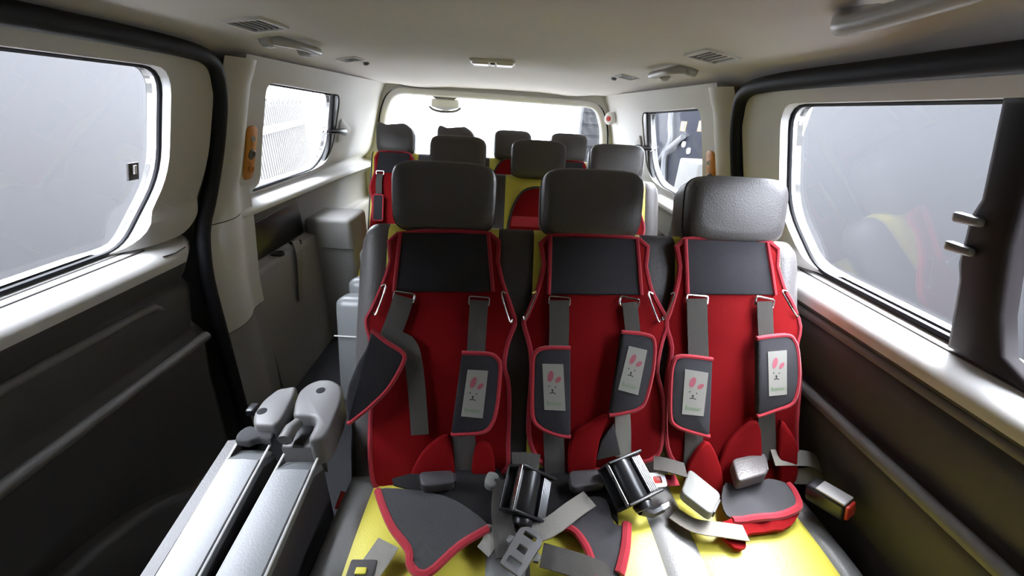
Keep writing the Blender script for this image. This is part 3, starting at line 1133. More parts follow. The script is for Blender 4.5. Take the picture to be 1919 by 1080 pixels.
def label_mesh(quad, fn, parent):
    """quad: 4 corners (top-left, top-right, bottom-right, bottom-left) in surface coords; bunny print"""
    q = [Vector(p) for p in quad]

    def uv(u, v):
        p = (q[0] * (1 - u) + q[1] * u) * (1 - v) + (q[3] * (1 - u) + q[2] * u) * v
        return p.x, p.y
    vs, fs, fm = [], [], []

    def add(poly, h, k):
        b = len(vs)
        for (u, v) in poly:
            a, c = uv(u, v)
            vs.append(fn(a, c, h))
        fs.append(tuple(range(b, b + len(poly))))
        fm.append(k)

    def ell(cu, cv, ru, rv, ang, h, k, n=14):
        P = []
        for i in range(n):
            an = 2 * math.pi * i / n
            du, dv = ru * math.cos(an), rv * math.sin(an)
            # v spans about twice the length of u
            x, y = du, dv * 2
            P.append((cu + x * math.cos(ang) - y * math.sin(ang), cv + (x * math.sin(ang) + y * math.cos(ang)) / 2))
        add(P, h, k)
    # base with sides
    b = len(vs)
    for h in (0, .0012):
        for (u, v) in ((0, 0), (1, 0), (1, 1), (0, 1)):
            a, c = uv(u, v)
            vs.append(fn(a, c, h))
    for k in range(4):
        k2 = (k + 1) % 4
        fs.append((b + k, b + k2, b + 4 + k2, b + 4 + k)); fm.append(0)
    fs.append((b + 4, b + 5, b + 6, b + 7)); fm.append(0)
    H = .0016
    ell(.36, .265, .13, .125, rad(18), H, 1)
    ell(.72, .335, .10, .085, rad(48), H, 1)
    ell(.27, .485, .035, .016, 0, H, 2, 8)
    ell(.58, .50, .035, .016, 0, H, 2, 8)
    ell(.42, .565, .05, .024, 0, H, 2, 8)
    add([(.40, .56), (.45, .56), (.45, .61), (.58, .63), (.56, .65), (.43, .628), (.30, .645), (.28, .625), (.40, .608)], H, 2)
    wv, wf = WORD
    xs = [p[0] for p in wv]
    sc = .72 / (max(xs) - min(xs))
    b = len(vs)
    for (x, y, z_) in wv:
        a, c = uv(.48 + x * sc, .895 - y * sc * .62)
        vs.append(fn(a, c, H))
    for f in wf:
        fs.append(tuple(b + k for k in f)); fm.append(3)
    me = bpy.data.meshes.new('picture_label')
    me.from_pydata([tuple(v) for v in vs], [], fs)
    o = link_me('picture_label', me, [M['label'], M['pink'], M['ink'], M['green']], parent, smooth=False, fmat=fm)
    o['label'] = 'white label with a pink-eared bunny face'
    return o


def binding_along(pts3, parent, r=.006, closed=False, name='binding'):
    return tube(name, pts3, r, M['binding'], parent, seg=7, closed=closed)


def shoulder_pad(outline, label_q, off, parent, open_edges=(), m=None, th=.012, r=.0055):
    poly = ccw(pxs(outline, off))
    sm = round_poly(poly, .010, 3)
    o = pad('shoulder_pad', sm, bfn(off), th, m or M['mesh'], parent, rnd=.006)
    # binding: whole rim except the listed pixel edges
    oo = [bk(u, v, off) for u, v in outline]
    n = len(oo)
    runs, cur = [], []
    for i in range(n):
        if i in open_edges:
            if cur:
                cur.append(i); runs.append(cur); cur = []
        else:
            cur.append(i)
    if cur:
        cur.append(n)
        if runs and runs[0][0] == 0:
            runs[0] = cur[:-1] + runs[0] if cur[-1] == n else runs[0]
        else:
            runs.append(cur)
    for run in runs:
        pts = [bp(*oo[k % n], off + th * .6) for k in run]
        if len(pts) < 2:
            continue
        binding_along(smooth_poly(pts, 4, closed=False), o, r)
    if label_q:
        label_mesh([Vector((*bk(u, v, off), 0)) for u, v in label_q], lambda a, c, h: bp(a, c, off + th + h), o)
    return o


def strap(path, width_px, off, parent, m=None, name='strap', offs=None):
    P = []
    for i, (u, v) in enumerate(path):
        of = offs[i] if offs else off
        P.append(bp(*bk(u, v, of), of))
    d = abs(bk(path[0][0] + width_px, path[0][1], off)[0] - bk(path[0][0], path[0][1], off)[0])
    return ribbon(name, P, (1, 0, 0), d, m or M['webbing'], parent, n=4)


def slot(a, b, off, parent):
    """chrome slide bar between two pixels"""
    A, B = Vector((*bk(*a, off), 0)), Vector((*bk(*b, off), 0))
    d = (B - A).normalized()
    n_ = Vector((-d.y, d.x, 0))
    h = .010
    pts = [A + n_ * h, B + n_ * h, B - n_ * h, A - n_ * h]
    path = [bp(p.x, p.y, off) for p in smooth_poly(pts, 1)]
    rp = round_poly([(p.x, p.y) for p in pts], .005, 3)
    return tube('slide_buckle', [bp(x, y, off) for x, y in rp], .0026, M['chrome'], parent, seg=6, closed=True)


def loop(a, b, off, parent, side):
    A, B = Vector((*bk(*a, off), 0)), Vector((*bk(*b, off), 0))
    d = (B - A).normalized()
    n_ = Vector((-d.y, d.x, 0)) * side
    pts = [A + n_ * .010 + d * .004, A, B, B + n_ * .008 - d * .002]
    return tube('wire_loop', [bp(p.x, p.y, off + .004) for p in smooth_poly(pts, 3, closed=False)], .0022, M['chrome'], parent, seg=6)


def back_pad(outline, mesh_poly, parent):
    off = .018
    poly = pxs(outline, off)
    o = pad('back_pad', poly, bfn(off), .014, M['red'], parent, rnd=.008, n=2)
    pts = [bp(p[0], p[1], off + .010) for p in smooth_poly([(a, b, 0) for a, b in poly], 3)]
    binding_along(pts, o, .0065, closed=True)
    mp = pxs(mesh_poly, .03)
    k = pad('mesh_panel', mp, bfn(.031), .006, M['mesh'], parent, rnd=.003)
    for (i, j) in ((0, 3), (1, 2)):
        binding_along([bp(*mp[i], .036), bp((mp[i][0] + mp[j][0]) / 2, (mp[i][1] + mp[j][1]) / 2, .037), bp(*mp[j], .036)], k, .005)
    return o


def surf_pad(name, pts, th, m, parent, n=2, rnd=.004, wav=0.0):
    """soft sheet lying on the seat: list of (u, v, z) -> real points; drawn with thickness upward"""
    P = [at(u, v, z=z) for u, v, z in pts]
    P = smooth_poly(P, n) if n else P
    # heights are interpolated from the rim by inverse distance
    rim = [(p.x, p.y, p.z) for p in P]

    def zz(a, b):
        ws = zs = 0
        for (x, y, z) in rim:
            w = 1 / ((x - a) ** 2 + (y - b) ** 2 + 1e-5)
            ws += w; zs += w * z
        return zs / ws
    fn = lambda a, b, h: Vector((a, b, zz(a, b) + h + wav * math.sin(a * 60 + b * 35)))
    # grid-filled top for soft relief
    poly = ccw([(p.x, p.y) for p in P])
    bm = bmesh.new()
    vs = [bm.verts.new((a, b, 0)) for a, b in poly]
    es = [bm.edges.new((vs[i - 1], vs[i])) for i in range(len(vs))]
    bmesh.ops.triangle_fill(bm, use_beauty=True, edges=es, normal=(0, 0, 1))
    xs = [p[0] for p in poly]; ys = [p[1] for p in poly]
    for c in frange(min(xs), max(xs), 9)[1:-1]:
        bmesh.ops.bisect_plane(bm, geom=list(bm.verts) + list(bm.edges) + list(bm.faces), plane_co=(c, 0, 0), plane_no=(1, 0, 0))
    for c in frange(min(ys), max(ys), 9)[1:-1]:
        bmesh.ops.bisect_plane(bm, geom=list(bm.verts) + list(bm.edges) + list(bm.faces), plane_co=(0, c, 0), plane_no=(0, 1, 0))
    for v in bm.verts:
        v.co = fn(v.co.x, v.co.y, 0)
    ext = bmesh.ops.extrude_face_region(bm, geom=list(bm.faces))
    bmesh.ops.translate(bm, vec=(0, 0, th), verts=[g for g in ext['geom'] if isinstance(g, bmesh.types.BMVert)])
    bmesh.ops.recalc_face_normals(bm, faces=bm.faces)
    me = bpy.data.meshes.new(name)
    bm.to_mesh(me)
    bm.free()
    return link_me(name, me, m, parent, angle=60), fn


def edge_on(fn, pts, th, parent, r=.008):
    P = [at(u, v, z=z) for u, v, z in pts]
    P = smooth_poly(P, 4, closed=False)
    return tube('binding', [fn(p.x, p.y, th * .6) for p in P], r, M['binding'], parent, seg=7)


def belt(name, pts, width, m, parent, side=None, n=5, th=.0024):
    """webbing through (u, v, z) points"""
    P = [at(u, v, z=z) for u, v, z in pts]
    if side is None:
        d = P[-1] - P[0]
        side = Vector((-d.y, d.x, 0))
        if side.length < 1e-5:
            side = Vector((1, 0, 0))
    return ribbon(name, P, side, width, m, parent, th=th, n=n)


# ---- left seat
H1 = thing('child_harness', 'red child harness on the left front seat, its left pad flipped over', 'harness', bp(C1[0], 0, .02), 'red child harnesses on the front bench')
back_pad([(748, 440), (735, 490), (722, 530), (700, 580), (690, 602), (699, 645), (702, 700), (697, 800), (699, 880), (722, 915), (830, 915), (940, 885), (951, 830), (953, 725), (944, 685), (951, 640), (964, 606), (958, 580), (941, 530), (932, 490), (918, 440)],
         [(752, 436), (915, 440), (924, 547), (740, 547)], H1)
slot((738, 554), (776, 560), .040, H1)
slot((879, 563), (917, 566), .040, H1)
loop((724, 537), (706, 588), .036, H1, -1)
loop((940, 550), (955, 602), .036, H1, 1)
strap([(757, 556), (748, 585), (728, 640)], 38, .042, H1)
strap([(742, 636), (768, 652), (780, 720), (787, 815)], 33, .046, H1)
strap([(898, 563), (895, 610), (892, 662)], 34, .044, H1)
fl = [(698, 618), (725, 640), (757, 662), (754, 685), (728, 728), (690, 765), (655, 792), (650, 755), (655, 722), (672, 680), (690, 650)]
shoulder_pad(fl, None, .060, H1, open_edges=(6, 7, 8, 9, 10))
shoulder_pad([(866, 661), (915, 663), (932, 672), (937, 690), (931, 760), (921, 793), (903, 808), (846, 812)], [(877, 691), (915, 693), (905, 781), (865, 777)], .056, H1, open_edges=(7,))
strap([(868, 812), (872, 850), (874, 892)], 42, .036, H1)
pad('lap_flap', pxs([(772, 905), (784, 858), (812, 826), (840, 814), (848, 850), (848, 905)], .035), bfn(.035), .012, M['red'], H1, rnd=.006, n=3)
pad('lap_flap', pxs([(886, 895), (890, 838), (905, 826), (922, 840), (926, 895)], .035), bfn(.035), .012, M['red'], H1, rnd=.006, n=3)
o, fn = surf_pad('seat_flap', [(708, 921, .465), (770, 921, .468), (835, 934, .47), (880, 958, .47), (915, 994, .468), (860, 1022, .466), (805, 1074, .464), (775, 1062, .463), (765, 1030, .463), (735, 990, .464), (717, 950, .466)], .006, M['mesh_lit'], H1, n=3)
edge_on(fn, [(708, 921, .466), (717, 950, .466), (735, 990, .466), (765, 1030, .466), (770, 1062, .466), (800, 1077, .466), (860, 1026, .466), (915, 994, .466)], .006, o)

surf_pad('crease_shade_pad', [(735, 900, .455), (900, 872, .462), (945, 900, .462), (930, 985, .462), (915, 992, .462), (880, 956, .463), (835, 932, .463), (770, 920, .462)], .005, M['shade_cloth'], H1, n=2)  # dark sheet added for the shade at the seat crease

# ---- middle seat
H2 = thing('child_harness', 'red child harness on the middle front seat, between the other two', 'harness', bp(C1[1], 0, .02), 'red child harnesses on the front bench')
back_pad([(1027, 444), (1019, 495), (1008, 540), (988, 590), (981, 606), (993, 650), (996, 700), (990, 790), (998, 840), (1030, 872), (1120, 876), (1215, 858), (1236, 825), (1238, 745), (1227, 695), (1236, 640), (1246, 608), (1238, 585), (1217, 545), (1206, 500), (1195, 450)],
         [(1031, 444), (1192, 449), (1200, 553), (1028, 552)], H2)
slot((1029, 563), (1068, 566), .040, H2)
slot((1162, 563), (1197, 570), .040, H2)
loop((1005, 550), (985, 597), .036, H2, -1)
loop((1214, 551), (1232, 601), .036, H2, 1)
strap([(1048, 563), (1048, 600), (1047, 658)], 37, .044, H2)
strap([(1180, 567), (1183, 595), (1187, 632)], 28, .044, H2)
shoulder_pad([(1068, 652), (1020, 652), (1001, 664), (998, 700), (998, 775), (1010, 797), (1038, 811), (1068, 817)], [(1015, 680), (1054, 681), (1058, 767), (1019, 765)], .056, H2, open_edges=(7,))
shoulder_pad([(1163, 622), (1208, 627), (1223, 640), (1221, 690), (1207, 748), (1192, 765), (1165, 772), (1140, 776)], [(1175, 647), (1209, 655), (1192, 738), (1155, 728)], .056, H2, open_edges=(7,))
strap([(1037, 810), (1039, 850), (1040, 890)], 38, .036, H2)
strap([(1166, 772), (1168, 810), (1168, 856)], 29, .040, H2, m=M['webbing_light'])
pad('lap_flap', pxs([(1066, 890), (1070, 815), (1100, 792), (1138, 776), (1122, 825), (1108, 890)], .035), bfn(.035), .012, M['red'], H2, rnd=.006, n=3)
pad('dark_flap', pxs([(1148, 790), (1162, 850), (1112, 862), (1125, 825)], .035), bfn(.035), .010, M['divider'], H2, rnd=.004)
o, fn = surf_pad('seat_flap', [(1050, 985, .462), (1075, 955, .466), (1100, 935, .47), (1135, 940, .47), (1150, 985, .468), (1176, 990, .466), (1173, 1030, .464), (1166, 1079, .46), (1120, 1079, .455), (1100, 1030, .458), (1085, 1005, .46)], .006, M['mesh_lit'], H2, n=3)
edge_on(fn, [(1050, 987, .464), (1075, 995, .464), (1098, 1022, .464), (1113, 1060, .464), (1117, 1085, .464)], .006, o)
edge_on(fn, [(1174, 985, .466), (1171, 1030, .464), (1160, 1078, .462)], .006, o, r=.011)

surf_pad('crease_shade_pad', [(1010, 880, .455), (1130, 868, .462), (1158, 985, .460), (1130, 940, .462), (1100, 934, .462), (1075, 954, .462), (1030, 985, .458), (1015, 950, .458)], .005, M['shade_cloth'], H2, n=2)  # same painted crease shade for the middle seat

# ---- right seat
H3 = thing('child_harness', 'red child harness on the right front seat, beside the right door', 'harness', bp(C1[2], 0, .02), 'red child harnesses on the front bench')
back_pad([(1278, 450), (1271, 500), (1264, 540), (1250, 588), (1244, 608), (1255, 650), (1248, 700), (1243, 790), (1252, 850), (1290, 885), (1380, 900), (1470, 900), (1485, 870), (1486, 790), (1492, 700), (1486, 650), (1492, 612), (1478, 570), (1462, 540), (1450, 500), (1436, 455)],
         [(1282, 449), (1434, 455), (1449, 553), (1286, 552)], H3)
slot((1287, 560), (1326, 563), .040, H3)
slot((1416, 563), (1450, 570), .040, H3)
loop((1263, 552), (1244, 598), .036, H3, -1)
loop((1464, 548), (1490, 592), .036, H3, 1)
strap([(1306, 560), (1307, 610), (1309, 674)], 38, .044, H3)
strap([(1433, 565), (1434, 600), (1436, 640)], 29, .044, H3)
shoulder_pad([(1332, 673), (1275, 667), (1259, 680), (1254, 720), (1254, 780), (1266, 797), (1290, 806), (1326, 816)], [(1279, 690), (1322, 697), (1313, 777), (1273, 773)], .056, H3, open_edges=(7,))
shoulder_pad([(1414, 634), (1468, 628), (1483, 638), (1490, 662), (1491, 713), (1481, 752), (1450, 766), (1415, 778)], [(1432, 658), (1467, 655), (1467, 737), (1434, 740)], .056, H3, open_edges=(7,))
strap([(1300, 808), (1300, 840), (1297, 878)], 34, .038, H3)
strap([(1436, 770), (1437, 810), (1440, 862)], 32, .040, H3)
pad('lap_flap', pxs([(1343, 905), (1350, 850), (1375, 812), (1416, 788), (1424, 850), (1424, 905)], .034), bfn(.034), .012, M['red'], H3, rnd=.006, n=3)
pad('lap_flap', pxs([(1280, 890), (1318, 826), (1342, 856), (1352, 905), (1345, 960), (1310, 955)], .045), bfn(.045), .012, M['red'], H3, rnd=.006, n=3)
pad('lap_flap', pxs([(1456, 800), (1466, 790), (1488, 826), (1490, 850), (1484, 905), (1456, 900)], .040), bfn(.040), .012, M['red'], H3, rnd=.006, n=2)
o, fn = surf_pad('seat_flap', [(1358, 910, .468), (1391, 917, .468), (1438, 902, .474), (1472, 908, .474), (1488, 928, .472), (1492, 957, .466), (1442, 970, .464), (1372, 976, .462), (1352, 945, .464)], .007, M['mesh_lit'], H3, n=3, wav=.003)
edge_on(fn, [(1372, 976, .464), (1405, 975, .464), (1442, 971, .466), (1492, 957, .466), (1489, 928, .470), (1475, 910, .470)], .007, o)
o2, fn2 = surf_pad('seat_flap_skirt', [(1368, 976, .462), (1442, 971, .464), (1494, 958, .464), (1488, 980, .455), (1464, 998, .450), (1400, 1006, .450), (1396, 1030, .448), (1376, 1032, .448), (1350, 1008, .452), (1345, 990, .456)], .008, M['red'], H3, n=2)

# ---- rear harnesses (simpler, mostly hidden behind the headrests)
def rear_harness(p0, xc, label, group, arched=False, pads=True, k=1.0):
    t = thing('child_harness', label, 'harness', bp(xc, 0, .02, p0), group)
    f = lambda off: bfn(off, p0)
    if arched:
        out = [(-.11, 0), (.11, 0), (.115, .3), (.10, .45), (.06, .54), (0, .565), (-.06, .54), (-.10, .45), (-.115, .3)]
    else:
        out = [(-.12, 0), (.12, 0), (.125, .15), (.115, .30), (.135, .40), (.11, .49), (.095, .61), (-.095, .61), (-.11, .49), (-.135, .40), (-.115, .30), (-.125, .15)]
    out = [(xc + a * (1.14 if arched else 1), b * k) for a, b in out]
    o = pad('back_pad', out, f(.018), .014, M['red'], t, rnd=.008, n=3)
    pts = [bp(p.x, p.y, .028, p0) for p in smooth_poly([(a, b, 0) for a, b in out], 3)]
    tube('binding', pts, .0065, M['seam'] if arched else M['binding'], o, seg=6, closed=True)
    if arched:
        pad('band', [(xc - .115, .385), (xc + .115, .385), (xc + .112, .43), (xc - .112, .43)], f(.032), .006, M['binding'], t, rnd=.002)
        pad('grey_patch', [(xc + .04, .20), (xc + .10, .20), (xc + .10, .37), (xc + .04, .37)], f(.032), .004, M['mesh'], t, rnd=.002)
    else:
        pad('mesh_panel', [(xc - .088, .61), (xc + .088, .61), (xc + .10, .49), (xc - .10, .49)], f(.032), .006, M['mesh'], t, rnd=.003)
    if pads:
        for s in (-1, 1):
            c = xc + s * .075
            ribbon('strap', [bp(c, .48, .044, p0), bp(c + s * .005, .43, .044, p0), bp(c, .36, .05, p0)], (1, 0, 0), .036, M['webbing'], t)
            rp = round_poly([(c - .028, .35), (c + .028, .35), (c + .030, .20), (c - .026, .20)], .01)
            k = pad('shoulder_pad', rp, f(.05), .012, M['mesh'], t, rnd=.006)
            tube('binding', [bp(a, b, .057, p0) for a, b in rp], .005, M['binding'], k, seg=6, closed=True)
            tube('slide_buckle', [bp(a, b, .042, p0) for a, b in round_poly([(c - .022, .475), (c + .022, .475), (c + .022, .495), (c - .022, .495)], .005, 3)], .0026, M['chrome'], t, seg=6, closed=True)
    return t


G2 = 'red child harnesses on the middle bench'
G3 = 'red child harnesses on the rear bench'
rear_harness(ROW2, C2[0], 'red child harness on the left seat of the middle bench', G2)
rear_harness(ROW2, C2[1], 'arched red child harness on the centre seat of the middle bench', G2, arched=True, pads=False)
rear_harness(ROW2, C2[2], 'red child harness on the right seat of the middle bench', G2)
rear_harness(ROW3, C3[0], 'pinkish red child harness on the leftmost seat of the rear bench', G3)
rear_harness(ROW3, C3[1], 'red child harness on the second seat from the left of the rear bench', G3)
rear_harness(ROW3, C3[2], 'arched red child harness on the third seat from the left of the rear bench', G3, arched=True, pads=False, k=1.09)
rear_harness(ROW3, C3[3], 'red child harness on the rightmost seat of the rear bench', G3)


# ================================================================== BELTS AND BUCKLES ON THE FRONT BENCH
def oriented(c, dx, dy):
    dx = Vector(dx).normalized()
    dz = dx.cross(Vector(dy)).normalized()
    dy = dz.cross(dx)
    return c, dx, dy, dz


def obox(name, fr, lo, hi, m, parent, bev=.004):
    c, dx, dy, dz = fr
    cen = [(a + b) / 2 for a, b in zip(lo, hi)]
    rot = Matrix((dx, dy, dz)).transposed()
    return box(name, [b - a for a, b in zip(lo, hi)], c + dx * cen[0] + dy * cen[1] + dz * cen[2], m, parent, bev=min(bev, min(b - a for a, b in zip(lo, hi)) * .45), rot=rot)


def retractor(c, dx, dy, label):
    fr = oriented(c, dx, dy)
    _, ax, ay, az = fr
    t = thing('belt_retractor', label, 'seat belt', c, 'black belt retractors on the front bench')
    lathe('drum', [(.018, -.040), (.026, -.040), (.027, -.036), (.027, .036), (.026, .040), (.018, .040)], c - ax * .008, ay, M['black'], t, seg=20)
    obox('frame', fr, (-.045, -.046, -.030), (.050, -.040, .026), M['black'], t, .002)
    obox('frame', fr, (-.045, .040, -.030), (.050, .046, .026), M['black'], t, .002)
    obox('base', fr, (-.045, -.046, -.034), (.050, .046, -.026), M['black'], t, .003)
    for k in range(5):
        x = .020 + k * .006
        obox('web_turn', fr, (x, -.038, -.012), (x + .0045, .038, .020 - k * .002), M['steel'], t, .0015)
    obox('edge_plate', fr, (-.046, -.044, .010), (-.044, .044, .022), M['chrome'], t, .0006)
    lathe('ratchet_wheel', [(.020, 0), (.022, .004), (.020, .014), (.008, .016)], c - ay * .046, -ay, M['black'], t)
    tube('lever', [c - ay * .058 + ax * .0 - az * .02, c - ay * .072 + ax * .03 - az * .03, c - ay * .072 + ax * .06 - az * .028], .010, M['black'], t)
    obox('lever_tip', (c - ay * .072 + ax * .066 - az * .024, ax, ay, az), (-.012, -.006, -.005), (.014, .006, .005), M['chrome'], t, .002)
    return t


retractor(at(1180, 900, z=.522), (.9, .42, -.02), (-.30, .85, .42), 'black belt retractor with a ribbed steel edge beside the right harness')
rt = retractor(at(990, 925, z=.508), (.75, .10, -.55), (-.05, .75, .62), 'black belt retractor in shadow between the left and middle harness')

# white tongue beside the retractor
t = thing('belt_tongue', 'white belt tongue with a red window beside the ribbed retractor', 'buckle', at(1231, 899, z=.50))
c = at(1231, 900, z=.50)
fn = lambda a, b, h: c + Vector((a * .98, a * .15, -a * .08)) + Vector((-b * .15, b * .8, b * .55)) + Vector((0, -.5, .85)) * h
ring = round_poly([(-.021, -.015), (.021, -.015), (.021, .015), (-.021, .015)], .007)
N = len(ring)
vs = [fn(a, b, h) for h in (0, .005) for a, b in ring] + [fn(a * .5, b * .5, h) for h in (0, .005) for a, b in ring]
fs = []
for i in range(N):
    j = (i + 1) % N
    fs += [(i, j, N + j, N + i), (2 * N + i, 2 * N + j, 3 * N + j, 3 * N + i), (N + i, N + j, 3 * N + j, 3 * N + i), (i, j, 2 * N + j, 2 * N + i)]
link('plate', vs, fs, M['white'], t)
pad('window', [(a * .5, b * .5) for a, b in ring], fn, .002, M['red_plastic'], t, rnd=.0005)
obox('tongue_tab', (c + Vector((.045, .01, -.012)), Vector((.9, .2, -.2)), Vector((-.2, .85, .4)), Vector((.2, -.4, .88))), (-.025, -.013, -.003), (.012, .013, .003), M['binding'], t, .003)


def buckle(pts, zz, th, label, m, group=None, red=None):
    """grey buckle block through 4 photo corners at height zz"""
    P = [at(u, v, z=zz) for u, v in pts]
    c = sum(P, Vector()) / 4
    t = thing('belt_buckle', label, 'buckle', c, group)
    A = (P[1] - P[0]).normalized()
    Nn = A.cross(P[3] - P[0]).normalized()
    if Nn.z < 0:
        Nn = -Nn
    B = Nn.cross(A)
    loc = [((p - c).dot(A), (p - c).dot(B)) for p in P]
    o = pad('housing', round_poly(ccw(loc), .014, 6), lambda a, b, h: c + A * a + B * b + Nn * (h - th), th, m, t, rnd=.004)
    # release button at the far end
    e0, e1 = Vector(loc[1]), Vector(loc[2])
    mid = (e0 + e1) / 2
    d = (e1 - e0).normalized()
    nn = Vector((d.y, -d.x))
    if nn.dot(mid) < 0:
        nn = -nn
    w = (e1 - e0).length * .30
    q = [mid + d * w - nn * .002, mid + d * w + nn * .003, mid - d * w + nn * .003, mid - d * w - nn * .002]
    pad('release_button', [tuple(p) for p in q], lambda a, b, h: c + A * a + B * b + Nn * (h - th * .85), th * .7, red or M['divider'], t, rnd=.001)
    return t


GB = 'seat belt buckles on the front bench'
buckle([(1292, 877), (1353, 926), (1334, 966), (1276, 922)], .505, .022, 'grey belt buckle lying diagonally over the red flap of the right harness', M['buckle'], GB)
buckle([(1372, 860), (1434, 846), (1441, 886), (1384, 903)], .52, .028, 'dark grey belt buckle at the foot of the right harness, nearest the door', M['leather'], GB)
buckle([(784, 884), (850, 880), (853, 905), (790, 912)], .50, .022, 'dark belt buckle in shadow at the foot of the left harness', M['divider'], GB)
buckle([(1065, 882), (1130, 878), (1135, 905), (1072, 915)], .50, .022, 'dark belt buckle in shadow at the foot of the middle harness', M['divider'], GB)
buckle([(915, 880), (938, 888), (928, 915), (905, 905)], .50, .016, 'small grey belt buckle beside the retractor of the left harness', M['buckle'], GB)

# long black buckle stalk with red button near the right door
t = thing('buckle_stalk', 'long black belt buckle with a red button beside the right door', 'buckle', at(1560, 935, z=.50))
A0, A1 = at(1518, 908, z=.50), at(1592, 952, z=.515)
fr = oriented((A0 + A1) / 2, A1 - A0, (0.5, 1, 0))
LL = (A1 - A0).length / 2
obox('stalk', fr, (-LL, -.022, -.03), (LL, .022, .014), M['black'], t, .007)
obox('red_button', fr, (LL - .003, -.016, -.024), (LL + .005, .016, .010), M['red_plastic'], t, .003)
obox('top_highlight', fr, (-LL * .5, -.018, .012), (LL * .96, .018, .017), M['handle'], t, .002)  # pale strip painting the highlight along the stalk's top

# loose belts
GW = 'loose seat belt webbing on the front bench'
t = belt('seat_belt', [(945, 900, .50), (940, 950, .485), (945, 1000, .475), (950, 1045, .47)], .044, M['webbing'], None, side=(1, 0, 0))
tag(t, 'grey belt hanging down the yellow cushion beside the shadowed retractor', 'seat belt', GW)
t = belt('seat_belt', [(1000, 1000, .48), (1035, 985, .485), (1075, 955, .485), (1105, 935, .485)], .040, M['webbing_light'], None)
tag(t, 'short pale belt end folded over the middle seat flap', 'seat belt', GW)
t = belt('seat_belt', [(1015, 1040, .468), (1050, 1050, .47), (1090, 1062, .47), (1150, 1085, .462)], .046, M['webbing'], None)
tag(t, 'grey belt running to the lower right under the middle seat flap', 'seat belt', GW)
t = belt('seat_belt', [(1262, 962, .455), (1300, 985, .462), (1350, 993, .468), (1398, 1000, .466)], .034, M['webbing_light'], None)
tag(t, 'pale belt crossing the front edge of the right seat flap', 'seat belt', GW)
t = belt('seat_belt', [(1225, 868, .52), (1250, 872, .525), (1285, 882, .52)], .040, M['webbing'], None)
tag(t, 'grey belt leading into the diagonal grey buckle', 'seat belt', GW)
t = belt('seat_belt', [(1448, 858, .52), (1490, 858, .515), (1522, 862, .50), (1540, 880, .48), (1515, 892, .465), (1480, 892, .46)], .036, M['webbing_light'], None, side=(0, .8, .6))
tag(t, 'pale belt looping out past the right harness towards the door', 'seat belt', GW)
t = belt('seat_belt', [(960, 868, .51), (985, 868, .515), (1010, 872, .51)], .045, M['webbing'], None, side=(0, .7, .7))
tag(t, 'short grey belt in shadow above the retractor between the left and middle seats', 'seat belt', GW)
t = belt('seat_belt', [(688, 1076, .462), (708, 1048, .464), (728, 1018, .466)], .048, M['webbing_light'], None)
tag(t, 'pale belt end beside the left seat flap at the bottom edge', 'seat belt', GW)
t = belt('seat_belt', [(905, 1035, .464), (918, 1015, .468), (925, 985, .472)], .03, M['webbing_light'], None)
tag(t, 'narrow pale belt tip right of the left seat flap', 'seat belt', GW)

# ladder-lock adjuster buckle on the belt
c = at(978, 1030, z=.495)
t = thing('ladder_buckle', 'grey open ladder-lock buckle on the loose belt at the bottom', 'buckle', c)
dx = Vector((.55, .83, 0)).normalized()
dy = Vector((-.83, .55, 0)).normalized()
fnb = lambda a, b, h: c + dx * a + dy * b + Vector((0, 0, 1)) * (h - .01)
outer = round_poly([(-.042, -.022), (.036, -.026), (.046, -.012), (.046, .012), (.036, .026), (-.042, .022)], .006)
h1 = round_poly([(-.034, -.014), (-.020, -.014), (-.020, .014), (-.034, .014)], .003)
h2 = round_poly([(-.006, -.010), (.008, -.010), (.008, .010), (-.006, .010)], .003)
h3 = round_poly([(.026, -.014), (.036, -.014), (.036, .014), (.026, .014)], .003)
holed_panel('frame', outer, [h1, h2, h3], lambda a, b: fnb(a, b, .006 + .004 * math.cos(b * 60)), (0, 0, -.006), M['hinge'], t)
for yy in (-1, 1):
    pad('side_clip', [(-.004, yy * .026), (.016, yy * .026), (.012, yy * .036), (0, yy * .036)], lambda a, b, h: fnb(a, b, h), .007, M['hinge'], t, rnd=.002)

# anchor bracket and clip at the lower left corner of the bench
t = thing('belt_anchor', 'dark belt anchor clip at the bottom left corner of the cushion', 'anchor', at(678, 1070, z=.46))
box('plate', (.05, .035, .012), at(678, 1070, z=.462), M['groove'], t, bev=.004)
box('eye', (.02, .012, .006), at(676, 1071, z=.469), M['yellow'], t, bev=.002)


# ================================================================== FOLDED AISLE SEAT
FZ = .53
fs_ = thing('folding_seat', 'grey folding aisle seat, folded up on its side beside the front bench', 'folding seat', (-.41, .3, 0), 'folding aisle seats')


